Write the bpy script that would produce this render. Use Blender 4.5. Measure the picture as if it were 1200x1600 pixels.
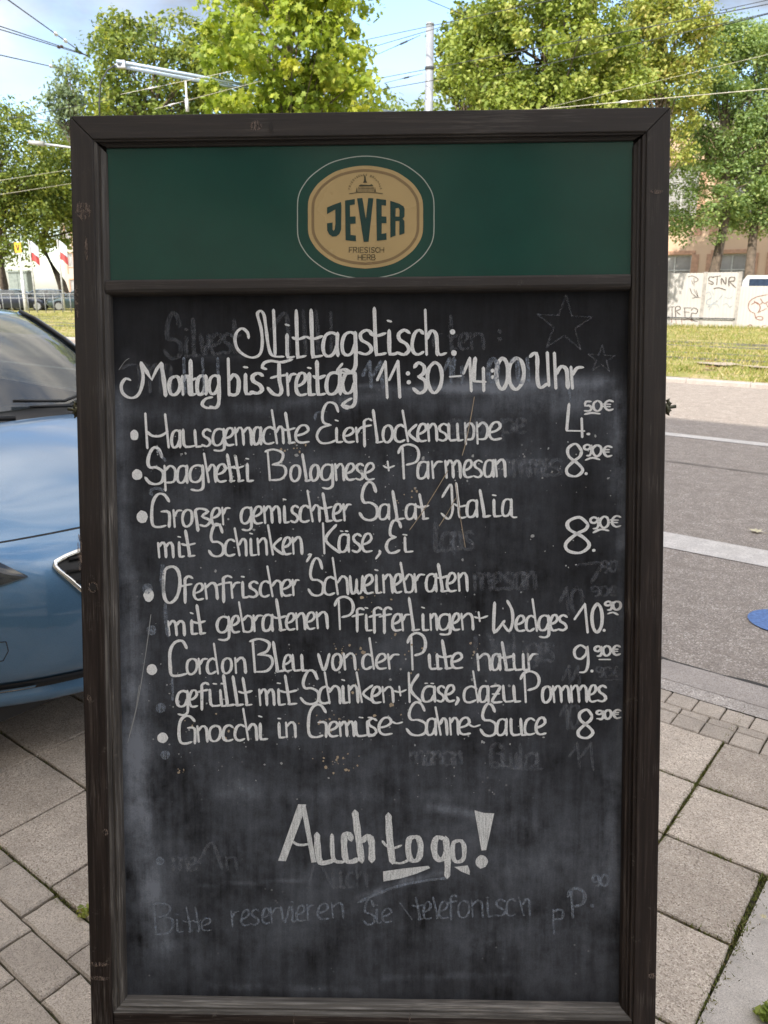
import bpy, math, random
import numpy as np
from mathutils import Vector, Matrix
random.seed(7); RNG = np.random.default_rng(7)
scene = bpy.context.scene
for o in list(bpy.data.objects): bpy.data.objects.remove(o)

# ------------------------------------------------------------------ camera
F, CX, CY, HC = 1230.0, 600.0, 800.0, 1.5
TH = math.atan(350.0 / F); CT, ST = math.cos(TH), math.sin(TH)
cam_d = bpy.data.cameras.new('camera'); cam = bpy.data.objects.new('camera', cam_d)
scene.collection.objects.link(cam); scene.camera = cam
cam.location = (0, 0, HC); cam.rotation_euler = (math.pi / 2 - TH, 0, 0)
cam_d.sensor_fit = 'VERTICAL'; cam_d.sensor_height = 36.0; cam_d.lens = F / 1600 * 36
cam_d.clip_start = 0.05; cam_d.clip_end = 3000
cam_d.dof.use_dof = True; cam_d.dof.focus_distance = 1.3; cam_d.dof.aperture_fstop = 14

# ------------------------------------------------------------------ street frame: u along the kerb (towards far left), v across the street
YAW = math.radians(52.2)
UD = Vector((-math.sin(YAW), math.cos(YAW), 0)); VD = Vector((math.cos(YAW), math.sin(YAW), 0))
A0 = -(math.pi / 2 - YAW)                     # local x = -u, local y = +v
def S(u, v, z=0.0): return UD * u + VD * v + Vector((0, 0, z))

# ------------------------------------------------------------------ sun, sky, exposure
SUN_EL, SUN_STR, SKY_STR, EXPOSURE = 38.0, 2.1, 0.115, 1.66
sun_from = (-VD * math.cos(math.radians(SUN_EL)) - UD * 0.10 + Vector((0, 0, math.sin(math.radians(SUN_EL))))).normalized()
sl = bpy.data.lights.new('sun', 'SUN'); so = bpy.data.objects.new('sun', sl); scene.collection.objects.link(so)
sl.energy = SUN_STR; sl.angle = math.radians(0.5); sl.color = (1.0, 0.93, 0.82)
so.rotation_euler = (-sun_from).to_track_quat('-Z', 'Y').to_euler(); so.location = (0, 0, 40)
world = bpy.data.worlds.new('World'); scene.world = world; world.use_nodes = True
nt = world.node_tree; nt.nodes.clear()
def wn(t, **k):
    n = nt.nodes.new(t)
    for a, b in k.items(): setattr(n, a, b)
    return n
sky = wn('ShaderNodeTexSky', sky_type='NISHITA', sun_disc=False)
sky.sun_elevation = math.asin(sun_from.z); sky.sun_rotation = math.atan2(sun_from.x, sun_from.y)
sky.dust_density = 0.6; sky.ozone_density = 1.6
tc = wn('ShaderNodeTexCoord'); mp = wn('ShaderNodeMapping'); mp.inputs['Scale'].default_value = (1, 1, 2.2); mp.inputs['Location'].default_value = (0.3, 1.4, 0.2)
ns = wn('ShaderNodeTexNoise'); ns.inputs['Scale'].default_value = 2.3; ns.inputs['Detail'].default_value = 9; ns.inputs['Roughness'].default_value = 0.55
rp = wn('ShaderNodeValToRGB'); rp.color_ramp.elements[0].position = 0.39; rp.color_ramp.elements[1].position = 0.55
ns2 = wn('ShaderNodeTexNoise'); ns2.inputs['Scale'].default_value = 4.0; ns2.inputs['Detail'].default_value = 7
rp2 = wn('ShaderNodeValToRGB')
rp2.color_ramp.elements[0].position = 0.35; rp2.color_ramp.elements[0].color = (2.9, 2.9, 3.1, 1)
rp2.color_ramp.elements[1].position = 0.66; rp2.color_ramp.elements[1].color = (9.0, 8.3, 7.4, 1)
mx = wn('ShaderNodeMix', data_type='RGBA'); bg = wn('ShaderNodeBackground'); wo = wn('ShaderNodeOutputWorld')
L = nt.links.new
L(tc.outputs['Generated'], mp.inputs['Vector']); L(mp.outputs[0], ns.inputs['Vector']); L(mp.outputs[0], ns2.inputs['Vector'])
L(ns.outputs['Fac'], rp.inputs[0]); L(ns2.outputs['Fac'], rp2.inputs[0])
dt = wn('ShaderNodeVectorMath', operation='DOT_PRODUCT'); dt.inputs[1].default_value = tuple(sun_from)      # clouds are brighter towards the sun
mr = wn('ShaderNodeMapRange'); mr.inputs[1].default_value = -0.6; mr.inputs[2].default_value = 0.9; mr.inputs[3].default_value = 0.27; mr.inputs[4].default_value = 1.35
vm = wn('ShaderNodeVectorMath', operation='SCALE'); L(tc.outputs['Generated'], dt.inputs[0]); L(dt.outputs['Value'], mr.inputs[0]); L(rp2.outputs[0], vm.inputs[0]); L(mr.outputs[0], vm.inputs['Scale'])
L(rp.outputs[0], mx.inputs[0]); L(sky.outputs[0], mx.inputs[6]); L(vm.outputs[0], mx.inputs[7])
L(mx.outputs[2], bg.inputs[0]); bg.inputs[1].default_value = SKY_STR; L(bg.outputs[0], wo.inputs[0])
scene.view_settings.view_transform = 'Standard'; scene.view_settings.look = 'None'
scene.view_settings.exposure = EXPOSURE; scene.view_settings.gamma = 1; scene.view_settings.use_curve_mapping = False
scene.render.engine = 'CYCLES'

# ------------------------------------------------------------------ measuring helpers (photo pixel -> ray -> place)
def ray(px, py):
    x = (px - CX) / F; y = -(py - CY) / F
    return Vector((x, CT + y * ST, -ST + y * CT))
CAM = Vector((0, 0, HC))
def on_ground(px, py, z=0.0):
    d = ray(px, py); return CAM + d * ((z - HC) / d.z)
def at_dist(px, py, D):
    d = ray(px, py); return CAM + d * (D / d.y)
def on_v(px, py, v):
    d = ray(px, py); return CAM + d * (v / d.dot(VD))
def uv_of(p): return (p.dot(UD), p.dot(VD))

# ------------------------------------------------------------------ object helpers
COL = scene.collection
def tag(o, label=None, cat=None, group=None, kind=None):
    if label: o['label'] = label
    if cat: o['category'] = cat
    if group: o['group'] = group
    if kind: o['kind'] = kind
    return o
def empty(name, loc, rz=0.0, label=None, cat=None, group=None):
    o = bpy.data.objects.new(name, None); COL.objects.link(o); o.location = loc; o.rotation_euler = (0, 0, rz); o.empty_display_size = 0.2
    return tag(o, label, cat, group)
class MB:
    def __init__(s): s.v = []; s.f = []; s.cuts = []
    def add(s, vs, fs):
        b = len(s.v); s.v += [tuple(p) for p in vs]; s.f += [tuple(i + b for i in f) for f in fs]; return s
    def box(s, x0, x1, y0, y1, z0, z1, M=None):
        vs = [Vector((x, y, z)) for z in (z0, z1) for y in (y0, y1) for x in (x0, x1)]
        if M: vs = [M @ p for p in vs]
        return s.add(vs, [(0, 2, 3, 1), (4, 5, 7, 6), (0, 1, 5, 4), (2, 6, 7, 3), (0, 4, 6, 2), (1, 3, 7, 5)])
    def tube(s, pts, radii, n=8, cap=True):
        pts = [Vector(p) for p in pts]
        if not hasattr(radii, '__len__'): radii = [radii] * len(pts)
        vs = []; fs = []
        for i, p in enumerate(pts):
            t = (pts[min(i + 1, len(pts) - 1)] - pts[max(i - 1, 0)])
            if t.length < 1e-9: t = Vector((0, 0, 1))
            t.normalize(); a = t.cross(Vector((0, 0, 1)))
            if a.length < 0.05: a = t.cross(Vector((0, 1, 0)))
            a.normalize(); b = t.cross(a)
            for k in range(n):
                q = 2 * math.pi * k / n; vs.append(p + (a * math.cos(q) + b * math.sin(q)) * radii[i])
        for i in range(len(pts) - 1):
            for k in range(n):
                k2 = (k + 1) % n; fs.append((i * n + k, i * n + k2, (i + 1) * n + k2, (i + 1) * n + k))
        if cap: fs.append(tuple(range(n - 1, -1, -1))); fs.append(tuple((len(pts) - 1) * n + k for k in range(n)))
        return s.add(vs, fs)
    def lathe(s, prof, n=16, M=None):
        vs = []; fs = []
        for r, z in prof:
            for k in range(n):
                q = 2 * math.pi * k / n; p = Vector((r * math.cos(q), r * math.sin(q), z)); vs.append(M @ p if M else p)
        for i in range(len(prof) - 1):
            for k in range(n):
                k2 = (k + 1) % n; fs.append((i * n + k, i * n + k2, (i + 1) * n + k2, (i + 1) * n + k))
        fs.append(tuple(range(n - 1, -1, -1))); fs.append(tuple((len(prof) - 1) * n + k for k in range(n)))
        return s.add(vs, fs)
    def grid(s, fn, nu, nv, keep=None):
        vs = [fn(i / nu, j / nv) for j in range(nv + 1) for i in range(nu + 1)]; fs = []
        for j in range(nv):
            for i in range(nu):
                a = j * (nu + 1) + i
                if keep is None or keep((i + .5) / nu, (j + .5) / nv): fs.append((a, a + 1, a + nu + 2, a + nu + 1))
        return s.add(vs, fs)
def mesh_of(name, mb, m, smooth=False):
    me = bpy.data.meshes.new(name); me.from_pydata(mb.v, [], mb.f); me.validate()
    if m: me.materials.append(m)
    if smooth: me.polygons.foreach_set('use_smooth', [True] * len(me.polygons))
    return me
def obj(name, mb, m, parent=None, smooth=False, bevel=0, **k):
    me = mb if isinstance(mb, bpy.types.Mesh) else mesh_of(name, mb, m, smooth)
    o = bpy.data.objects.new(name, me); COL.objects.link(o)
    if parent: o.parent = parent
    if bevel:
        b = o.modifiers.new('b', 'BEVEL'); b.width = bevel; b.segments = 2; b.limit_method = 'ANGLE'
    return tag(o, **k)

# ------------------------------------------------------------------ materials
def newmat(name):
    m = bpy.data.materials.new(name); m.use_nodes = True; return m, m.node_tree, m.node_tree.nodes['Principled BSDF']
def noise(t, vec, scale, detail=4, rough=0.5):
    n = t.nodes.new('ShaderNodeTexNoise'); n.inputs['Scale'].default_value = scale; n.inputs['Detail'].default_value = detail; n.inputs['Roughness'].default_value = rough
    if vec: t.links.new(vec, n.inputs['Vector'])
    return n.outputs['Fac']
def ramp(t, fac, stops):
    r = t.nodes.new('ShaderNodeValToRGB'); e = r.color_ramp.elements
    while len(e) > 1: e.remove(e[-1])
    for i, (p, c) in enumerate(stops):
        c = (c, c, c) if not hasattr(c, '__len__') else c
        x = e[0] if i == 0 else e.new(p)
        x.position = p; x.color = (*c[:3], 1)
    t.links.new(fac, r.inputs[0]); return r.outputs[0]
def mixc(t, fac, a, b, mode='MIX'):
    m = t.nodes.new('ShaderNodeMix'); m.data_type = 'RGBA'; m.blend_type = mode; m.clamp_factor = True
    for sock, val in ((m.inputs[0], fac), (m.inputs[6], a), (m.inputs[7], b)):
        if hasattr(val, 'is_linked'): t.links.new(val, sock)
        elif hasattr(val, '__len__'): sock.default_value = (*val[:3], 1)
        else: sock.default_value = val
    return m.outputs[2]
def math_(t, op, a, b=None):
    m = t.nodes.new('ShaderNodeMath'); m.operation = op
    for s_, v in zip(m.inputs, (a, b)):
        if v is None: continue
        if hasattr(v, 'is_linked'): t.links.new(v, s_)
        else: s_.default_value = v
    return m.outputs[0]
def coord(t, scale=(1, 1, 1), which='Object'):
    c = t.nodes.new('ShaderNodeTexCoord'); m = t.nodes.new('ShaderNodeMapping'); m.inputs['Scale'].default_value = scale
    t.links.new(c.outputs[which], m.inputs['Vector']); return m.outputs[0]
def bump(t, b, h, strength=0.3, dist=0.002):
    n = t.nodes.new('ShaderNodeBump'); n.inputs['Strength'].default_value = strength; n.inputs['Distance'].default_value = dist
    t.links.new(h, n.inputs['Height']); t.links.new(n.outputs[0], b.inputs['Normal'])
def simple(name, c, rough=0.6, metal=0, var=0.25, scale=8, bmp=0, bscale=60, coat=0, spec=0.5):
    m, t, b = newmat(name); v = coord(t)
    f = noise(t, v, scale, 5)
    col = ramp(t, f, [(0.3, [x * (1 - var) for x in c]), (0.7, [min(1, x * (1 + var)) for x in c])])
    t.links.new(col, b.inputs['Base Color']); b.inputs['Roughness'].default_value = rough; b.inputs['Metallic'].default_value = metal
    b.inputs['Coat Weight'].default_value = coat; b.inputs['Coat Roughness'].default_value = 0.03; b.inputs['Specular IOR Level'].default_value = spec
    if bmp: bump(t, b, noise(t, v, bscale, 4), bmp)
    return m
def info_random(t):
    n = t.nodes.new('ShaderNodeObjectInfo'); return n.outputs['Random']
def aggregate(name, dark, mid, light, s1=260, rough=0.9, per=0.25, bstr=0.6, spots=None):
    m, t, b = newmat(name)
    g = t.nodes.new('ShaderNodeNewGeometry'); v = g.outputs['Position']
    vor = t.nodes.new('ShaderNodeTexVoronoi'); vor.inputs['Scale'].default_value = s1; t.links.new(v, vor.inputs['Vector'])
    sep = t.nodes.new('ShaderNodeSeparateColor'); t.links.new(vor.outputs['Color'], sep.inputs[0])
    c = ramp(t, sep.outputs[0], [(0.0, dark), (0.35, mid), (0.75, mid), (1.0, light)])
    big = noise(t, v, 9, 6, 0.65); c = mixc(t, ramp(t, big, [(0.35, 0.55), (0.65, 0.0)]), c, [x * 0.62 for x in mid])
    fine = noise(t, v, 900, 2); c = mixc(t, 0.45, c, ramp(t, fine, [(0.3, 0.25), (0.75, 0.85)]), 'OVERLAY')
    if per:
        r = info_random(t); c = mixc(t, 1.0, c, ramp(t, r, [(0, 1 - per), (1, 1.0)]), 'MULTIPLY')
    if spots:
        st = noise(t, v, 30, 8, 0.75); c = mixc(t, ramp(t, st, [(0.60, 0.0), (0.72, 0.55)]), c, spots)
    t.links.new(c, b.inputs['Base Color']); b.inputs['Roughness'].default_value = rough; b.inputs['Specular IOR Level'].default_value = 0.25
    bump(t, b, math_(t, 'ADD', vor.outputs['Distance'], math_(t, 'MULTIPLY', noise(t, v, 120, 4), 0.6)), bstr, 0.0022)
    return m
M_slab = aggregate('washed_concrete', (0.26, 0.21, 0.165), (0.60, 0.51, 0.425), (0.86, 0.77, 0.66), 300, spots=(0.07, 0.06, 0.04))
M_brick = aggregate('paver_concrete', (0.27, 0.23, 0.19), (0.53, 0.46, 0.39), (0.68, 0.58, 0.48), 400, per=0.2, bstr=0.25)
M_kerb = aggregate('kerb_concrete', (0.25, 0.22, 0.20), (0.47, 0.42, 0.385), (0.6, 0.55, 0.5), 330, per=0.12, bstr=0.3)
M_gravel = aggregate('joint_grit', (0.2, 0.18, 0.165), (0.48, 0.43, 0.39), (0.75, 0.7, 0.65), 220, per=0, bstr=0.9)
M_plate = aggregate('smooth_plate', (0.36, 0.33, 0.30), (0.52, 0.475, 0.43), (0.62, 0.57, 0.52), 500, per=0, bstr=0.2)
M_asphalt = aggregate('asphalt', (0.17, 0.15, 0.13), (0.33, 0.285, 0.25), (0.68, 0.62, 0.57), 190, per=0, bstr=0.7)
M_paint = aggregate('road_paint', (0.48, 0.45, 0.42), (0.66, 0.62, 0.58), (0.78, 0.75, 0.7), 160, per=0, bstr=0.4)
M_soil = simple('joint_soil', (0.055, 0.05, 0.035), 1, var=0.5, scale=40, bmp=0.6, bscale=200)
def moss_mat():
    m, t, b = newmat('joint_moss'); v = coord(t)
    c = ramp(t, noise(t, v, 22, 7, 0.7), [(0.38, (0.05, 0.04, 0.028)), (0.52, (0.06, 0.06, 0.025)), (0.66, (0.09, 0.105, 0.03))])
    t.links.new(c, b.inputs['Base Color']); b.inputs['Roughness'].default_value = 1; bump(t, b, noise(t, v, 500, 4), 1, 0.004); return m
M_moss = moss_mat()
M_concrete = simple('ground_concrete', (0.32, 0.3, 0.27), 0.9, scale=3)
M_bluepaint = simple('blue_road_paint', (0.10, 0.19, 0.42), 0.7, scale=60)
def grass_mat(name, a, bcol, dry, sc=1.4):
    m, t, b = newmat(name); g = t.nodes.new('ShaderNodeNewGeometry'); v = g.outputs['Position']
    c = ramp(t, noise(t, v, sc, 8, 0.7), [(0.36, dry), (0.5, a), (0.66, bcol)])
    c = mixc(t, 0.7, c, ramp(t, noise(t, v, 14, 4, .7), [(0.3, 0.3), (0.7, 0.75)]), 'OVERLAY')
    t.links.new(c, b.inputs['Base Color']); b.inputs['Roughness'].default_value = 0.9; b.inputs['Specular IOR Level'].default_value = 0.1
    bump(t, b, noise(t, v, 40, 4), 1, 0.03); return m
M_grass = grass_mat('verge_grass', (0.27, 0.26, 0.09), (0.26, 0.29, 0.08), (0.52, 0.40, 0.25))
def leaf_mat(name, cols, trans=0.5, rough=0.5):
    m, t, b = newmat(name)
    a = t.nodes.new('ShaderNodeAttribute'); a.attribute_name = 'tint'
    n = len(cols); c = ramp(t, a.outputs['Fac'], [(i / (n - 1), k) for i, k in enumerate(cols)])
    t.links.new(c, b.inputs['Base Color']); b.inputs['Roughness'].default_value = rough; b.inputs['Specular IOR Level'].default_value = 0.35
    tr = t.nodes.new('ShaderNodeBsdfTranslucent'); c2 = mixc(t, 1.0, c, (1.0, 1.0, 0.45), 'MULTIPLY'); t.links.new(c2, tr.inputs['Color'])
    ms = t.nodes.new('ShaderNodeMixShader'); ms.inputs[0].default_value = trans
    out = t.nodes['Material Output']; t.links.new(b.outputs[0], ms.inputs[1]); t.links.new(tr.outputs[0], ms.inputs[2]); t.links.new(ms.outputs[0], out.inputs['Surface']); return m
M_leaf_maple = leaf_mat('maple_leaf', [(0.14, 0.21, 0.03), (0.30, 0.40, 0.06), (0.43, 0.51, 0.08), (0.60, 0.61, 0.12)], 0.5)
M_leaf_plane = leaf_mat('plane_leaf', [(0.13, 0.18, 0.04), (0.26, 0.34, 0.07), (0.38, 0.44, 0.10), (0.48, 0.47, 0.15)], 0.4)
M_leaf_mid = leaf_mat('lime_leaf', [(0.07, 0.11, 0.03), (0.16, 0.22, 0.05), (0.27, 0.33, 0.07), (0.44, 0.44, 0.10)], 0.4)
M_leaf_acacia = leaf_mat('locust_leaf', [(0.13, 0.20, 0.08), (0.25, 0.36, 0.15), (0.36, 0.47, 0.19), (0.48, 0.54, 0.22)], .5, 0.4)
M_leaf_yellow = leaf_mat('yellowing_leaf', [(0.15, 0.20, 0.05), (0.31, 0.37, 0.09), (0.43, 0.46, 0.12), (0.50, 0.42, 0.14)], 0.4)
M_leaf_grey = leaf_mat('willow_leaf', [(0.12, 0.17, 0.10), (0.20, 0.27, 0.15), (0.30, 0.36, 0.2)], 0.35)
M_leaf_dark = leaf_mat('dark_leaf', [(0.03, 0.05, 0.02), (0.06, 0.09, 0.03), (0.1, 0.14, 0.04)], 0.3)
M_blade = leaf_mat('grass_blade', [(0.16, 0.20, 0.05), (0.26, 0.30, 0.07), (0.42, 0.38, 0.14), (0.58, 0.46, 0.27)], 0.35)
M_bark = simple('bark', (0.13, 0.10, 0.075), 0.95, var=0.45, scale=7, bmp=0.8, bscale=25)
M_galv = simple('galvanised', (0.42, 0.44, 0.47), 0.45, 0.6, var=0.12, scale=5)
M_palebar = simple('pale_blue_metal', (0.42, 0.52, 0.62), 0.4, 0.3, var=0.1)
M_wire = simple('dark_wire', (0.05, 0.055, 0.06), 0.6, 0.2)
M_ropewire = simple('pale_wire', (0.55, 0.52, 0.42), 0.6)
M_ceramic = simple('insulator', (0.75, 0.75, 0.76), 0.4)
M_brown_ins = simple('brown_insulator', (0.12, 0.07, 0.06), 0.4)
M_rail = simple('rail_steel', (0.30, 0.29, 0.28), 0.35, 0.8)
M_black = simple('black_plastic', (0.012, 0.012, 0.013), 0.5, var=0.1)
M_rubber = simple('rubber', (0.02, 0.02, 0.02), 0.85, var=0.2)
M_chrome = simple('chrome', (0.75, 0.74, 0.70), 0.12, 1.0, var=0.03)
M_alloy = simple('alloy', (0.5, 0.51, 0.53), 0.3, 0.8, var=0.05)
M_rust = simple('old_brass', (0.10, 0.095, 0.06), 0.4, 0.7, var=0.4, scale=200)

# ================================================================== SETTING
def quad_sheet(name, u0, u1, v0, v1, z, m, nu=1, nv=1, **k):
    mb = MB(); mb.grid(lambda a, b: S(u0 + (u1 - u0) * a, v0 + (v1 - v0) * b, z), nu, nv)
    mb.f = [f[::-1] for f in mb.f]
    return obj(name, mb, m, None, **k)
quad_sheet('ground', -400, 900, -60, 900, -0.30, M_concrete, kind='structure')
# pavement bed (soil between the slabs) --------------------------------
pav = obj('pavement', MB().box(-6, 30, -6, 2.965, -0.25, -0.012, Matrix.Rotation(math.pi, 4, 'X') if False else None), M_moss, None, kind='structure')
pav.data.vertices.foreach_set('co', [c for v in pav.data.vertices for c in S(v.co.x, v.co.y, v.co.z)]); 
pav.data.flip_normals(); pav.data.update()
def slab_mesh(name, w, l, th, m, bev=0.004, seed=0, jag=0.0):
    # local x = -u ; chamfered rim, origin at centre of the top
    r = random.Random(seed); mb = MB(); x, y, b = w / 2, l / 2, bev
    def ring(x, y, z, n=5):
        P = []
        cs = [(-x, -y), (x, -y), (x, y), (-x, y)]
        for i in range(4):
            a, c = cs[i], cs[(i + 1) % 4]
            for k in range(n): 
                q = k / n; P.append([a[0] + (c[0] - a[0]) * q, a[1] + (c[1] - a[1]) * q, z])
        return P
    base = ring(x, y, -b); top = ring(x - b, y - b, 0); bot = ring(x, y, -th)
    for i in range(20):
        dx, dy = r.uniform(-jag, jag), r.uniform(-jag, jag)
        for R_ in (base, top, bot): R_[i][0] += dx; R_[i][1] += dy
        top[i][0] += r.uniform(-jag, jag) * .5; top[i][1] += r.uniform(-jag, jag) * .5
    vs = bot + base + top; fs = []
    for L_ in (0, 20):
        for i in range(20):
            j = (i + 1) % 20; fs.append((L_ + i, L_ + j, L_ + 20 + j, L_ + 20 + i))
    fs.append(tuple(range(40, 60))); mb.add(vs, fs)
    return mesh_of(name, mb, m, False)
def lay(name, me, u, v, z, parent, rot=0.0, tilt=0.004):
    o = bpy.data.objects.new(name, me); COL.objects.link(o); o.parent = parent
    o.location = S(u, v, z); o.rotation_euler = (random.uniform(-tilt, tilt), random.uniform(-tilt, tilt), A0 + rot); return o
P = 0.2985
slabs = [slab_mesh('slab', P - 0.0085, P - 0.0085, 0.04, M_slab, 0.0035, k, 0.0013) for k in range(6)]
rows = [0.811 + P * j for j in range(6)]
slab_cut = slab_mesh('slab', 0.255, P - 0.0085, 0.04, M_slab, 0.0035, 9, 0.002)
for j in range(6):
    for i in range(-6, 13):
        uc = 0.54 + P * i + P / 2; vc = rows[j] + P / 2
        if uc < 0.3 and vc < 2.3 - 0.0 and vc < 2.02: continue          # the long smooth plate lies there
        if i in (-6,) : continue
        if i == -1 and vc < 2.02: lay('slab', slab_cut, 0.5358 - .1275, vc, -0.001, pav); continue
        lay('slab', random.choice(slabs), uc, vc, random.uniform(-0.002, 0.001), pav)
# small pavers, two and a half rows beside the kerb
pv_a = [slab_mesh('paver', 0.0945, 0.098, 0.04, M_brick, 0.004, 20 + k, 0.001) for k in range(3)]
pv_b = [slab_mesh('paver', 0.0945, 0.089, 0.04, M_brick, 0.004, 30 + k, 0.001) for k in range(3)]
pv_c = [slab_mesh('paver', 0.0945, 0.046, 0.04, M_brick, 0.004, 40 + k, 0.001) for k in range(3)]
for i in range(-10, 30):
    lay('paver', random.choice(pv_a), 0.595 + 0.0995 * i + .05, 2.7945, random.uniform(-.002, .001), pav)
    lay('paver', random.choice(pv_b), 0.527 + 0.0995 * i + .05, 2.6495, random.uniform(-.002, .001), pav)
    lay('paver', random.choice(pv_c), 0.527 + 0.0995 * i + .05, 2.7195, random.uniform(-.002, .001), pav)
# brick pavers near left, laid in running bond
bk = [slab_mesh('paver', 0.199, 0.0925, 0.05, M_brick, 0.005, 50 + k, 0.0015) for k in range(5)]
offs = [0.0, -0.058, 0.045, -0.02, 0.06, -0.05, 0.01, 0.05, -0.06]
for r in range(9):
    for i in range(-1, 9):
        uc = 1.594 + offs[r] + 0.2055 * i - 0.0
        if uc < 0.42: continue
        lay('paver', random.choice(bk), uc, 0.762 - 0.097 * r, random.uniform(-.003, .002), pav, tilt=0.008)
# long smooth plate at the right and its dirty gap
mb = MB(); 
pl = [(0.258, 2.02), (0.266, 1.70), (0.275, 1.40), (0.29, 0.9), (0.31, -1.2)]
vs = []; n = len(pl)
for z in (-0.20, -0.004): vs += [S(u, v, z) for u, v in pl] + [S(-3.0, v, z) for u, v in reversed(pl)]
k = 2 * n; fs = [tuple(range(k, 2 * k))[::-1]] + [(i, (i + 1) % k, k + (i + 1) % k, k + i) for i in range(k)]
mb.add(vs, fs); obj('slab', mb, M_plate, pav, bevel=0.004, label='long smooth concrete plate')
# kerb stones (near), grit strip, road, markings, far kerb
quad_sheet('grit_strip', -4, 28, 2.847, 2.9285, -0.001, M_gravel, 40, 2, kind='structure')
kerb = obj('kerb', MB().add([S(-6, 2.93, -.02), S(30, 2.93, -.02), S(30, 3.09, -.02), S(-6, 3.09, -.02)], [(0, 3, 2, 1)]), M_soil, None, kind='structure')
ks = [slab_mesh('kerb_stone', 0.494, 0.178, 0.15, M_kerb, 0.007, 70 + k, 0.0015) for k in range(3)]
for i in range(-8, 50): lay('kerb_stone', random.choice(ks), 0.68 + 0.5 * i, 3.018, random.uniform(-.003, .002), kerb, tilt=.003)
ZR = -0.022
quad_sheet('road', -120, 400, 3.0, 13.6, ZR, M_asphalt, 60, 4, kind='structure')
# ragged tar edge against the kerb
mb = MB(); N = 260; vs = []
for i in range(N + 1):
    u = -3 + 26 * i / N; w = 0.012 + 0.012 * abs(math.sin(u * 7.3) * math.sin(u * 3.1 + 1)) + random.uniform(0, 0.006)
    vs += [S(u, 3.105, -0.012), S(u, 3.112 + w * 1.5, -0.015), S(u, 3.114 + w * 2.3, ZR + 0.0045)]
mb.add(vs, [(3 * i + a, 3 * i + a + 3, 3 * i + a + 4, 3 * i + a + 1) for i in range(N) for a in (0, 1)])
obj('tar_joint', mb, simple('tar', (0.025, 0.023, 0.022), 0.7, var=0.4, scale=80, bmp=0.5), None, kind='structure')
def vr(y, x=1100): return uv_of(on_ground(x, y, ZR))[1]
def marking(name, px, ya, yb, z=0.004, m=None, u0=-60, u1=200):
    va, vb = vr(ya, px), vr(yb, px); return quad_sheet(name, u0, u1, va, vb, ZR + z, m or M_paint, 120, 1, kind='structure')
marking('lane_line', 1040, 856, 832); marking('lane_line', 1045, 681, 676.3)
marking('road_seam', 1045, 722, 719.5, 0.003, simple('seam_tar', (0.22, 0.19, 0.165), 0.8), )
# blue painted disc of a cycle lane symbol, cut by the right edge
c0 = on_ground(1222, 973, ZR); mb = MB(); mb.add([c0 + Vector((0, 0, 0.006)) + UD * (0.15 * math.cos(q)) + VD * (0.15 * math.sin(q)) for q in [2 * math.pi * i / 40 for i in range(40)]], [tuple(range(40))])
obj('road_disc', mb, M_bluepaint, None, kind='structure')
# far kerb
VK = 13.45
fk = obj('far_kerb', MB().add([S(-60, VK + .02, -.02), S(200, VK + .02, -.02), S(200, VK + .2, -.02), S(-60, VK + .2, -.02)], [(0, 3, 2, 1)]), M_soil, None, kind='structure')
fks = [slab_mesh('kerb_stone', 0.99, 0.22, 0.2, M_kerb, 0.015, 90 + k, 0.002) for k in range(2)]
for i in range(-4, 60): lay('kerb_stone', random.choice(fks), 0.6 + i, VK + 0.12, 0.05, fk, tilt=0.004)
# verge, uneven grass ground
def verge_z(u, v): return 0.035 + 0.03 * math.sin(u * .7 + v) * math.sin(v * 1.3) - 0.0
mb = MB(); U0, U1, V0, V1 = -40, 140, VK + 0.21, 46
mb.grid(lambda a, b: S(U0 + (U1 - U0) * a, V0 + (V1 - V0) * b, verge_z(U0 + (U1 - U0) * a, V0 + (V1 - V0) * b)), 180, 60); mb.f = [f[::-1] for f in mb.f]
obj('verge', mb, M_grass, None, kind='structure')
for v in (17.6, 19.03, 21.4, 22.83):
    mb = MB()
    for dv, w, z in ((0, .030, .068), (.075, .012, .060)):
        q = [S(-50, v + dv - w, z), S(160, v + dv - w, z), S(160, v + dv + w, z), S(-50, v + dv + w, z)]
        lo = [p - Vector((0, 0, .08)) for p in q]; mb.add(q + lo, [(0, 3, 2, 1), (0, 1, 5, 4), (2, 3, 7, 6)])
    obj('tram_rail', mb, M_rail, None, kind='structure')
M_earth = simple('bare_earth', (0.36, 0.30, 0.24), 0.95, scale=10, bmp=.5)
for (u0, u1, v) in ((1.6, 3.9, 16.1), (4.0, 4.8, 16.3), (5.4, 6.4, 16.0)):
    mb = MB(); n = 24; c = S((u0 + u1) / 2, v, 0); 
    mb.add([c + UD * ((u1 - u0) / 2 * math.cos(q) * (1 + .15 * math.sin(5 * q))) + VD * (.3 * math.sin(q) * (1 + .3 * math.cos(3 * q))) + Vector((0, 0, .085)) for q in [2 * math.pi * i / n for i in range(n)]], [tuple(range(n))])
    obj('earth_patch', mb, M_earth, None, kind='structure')

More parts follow.
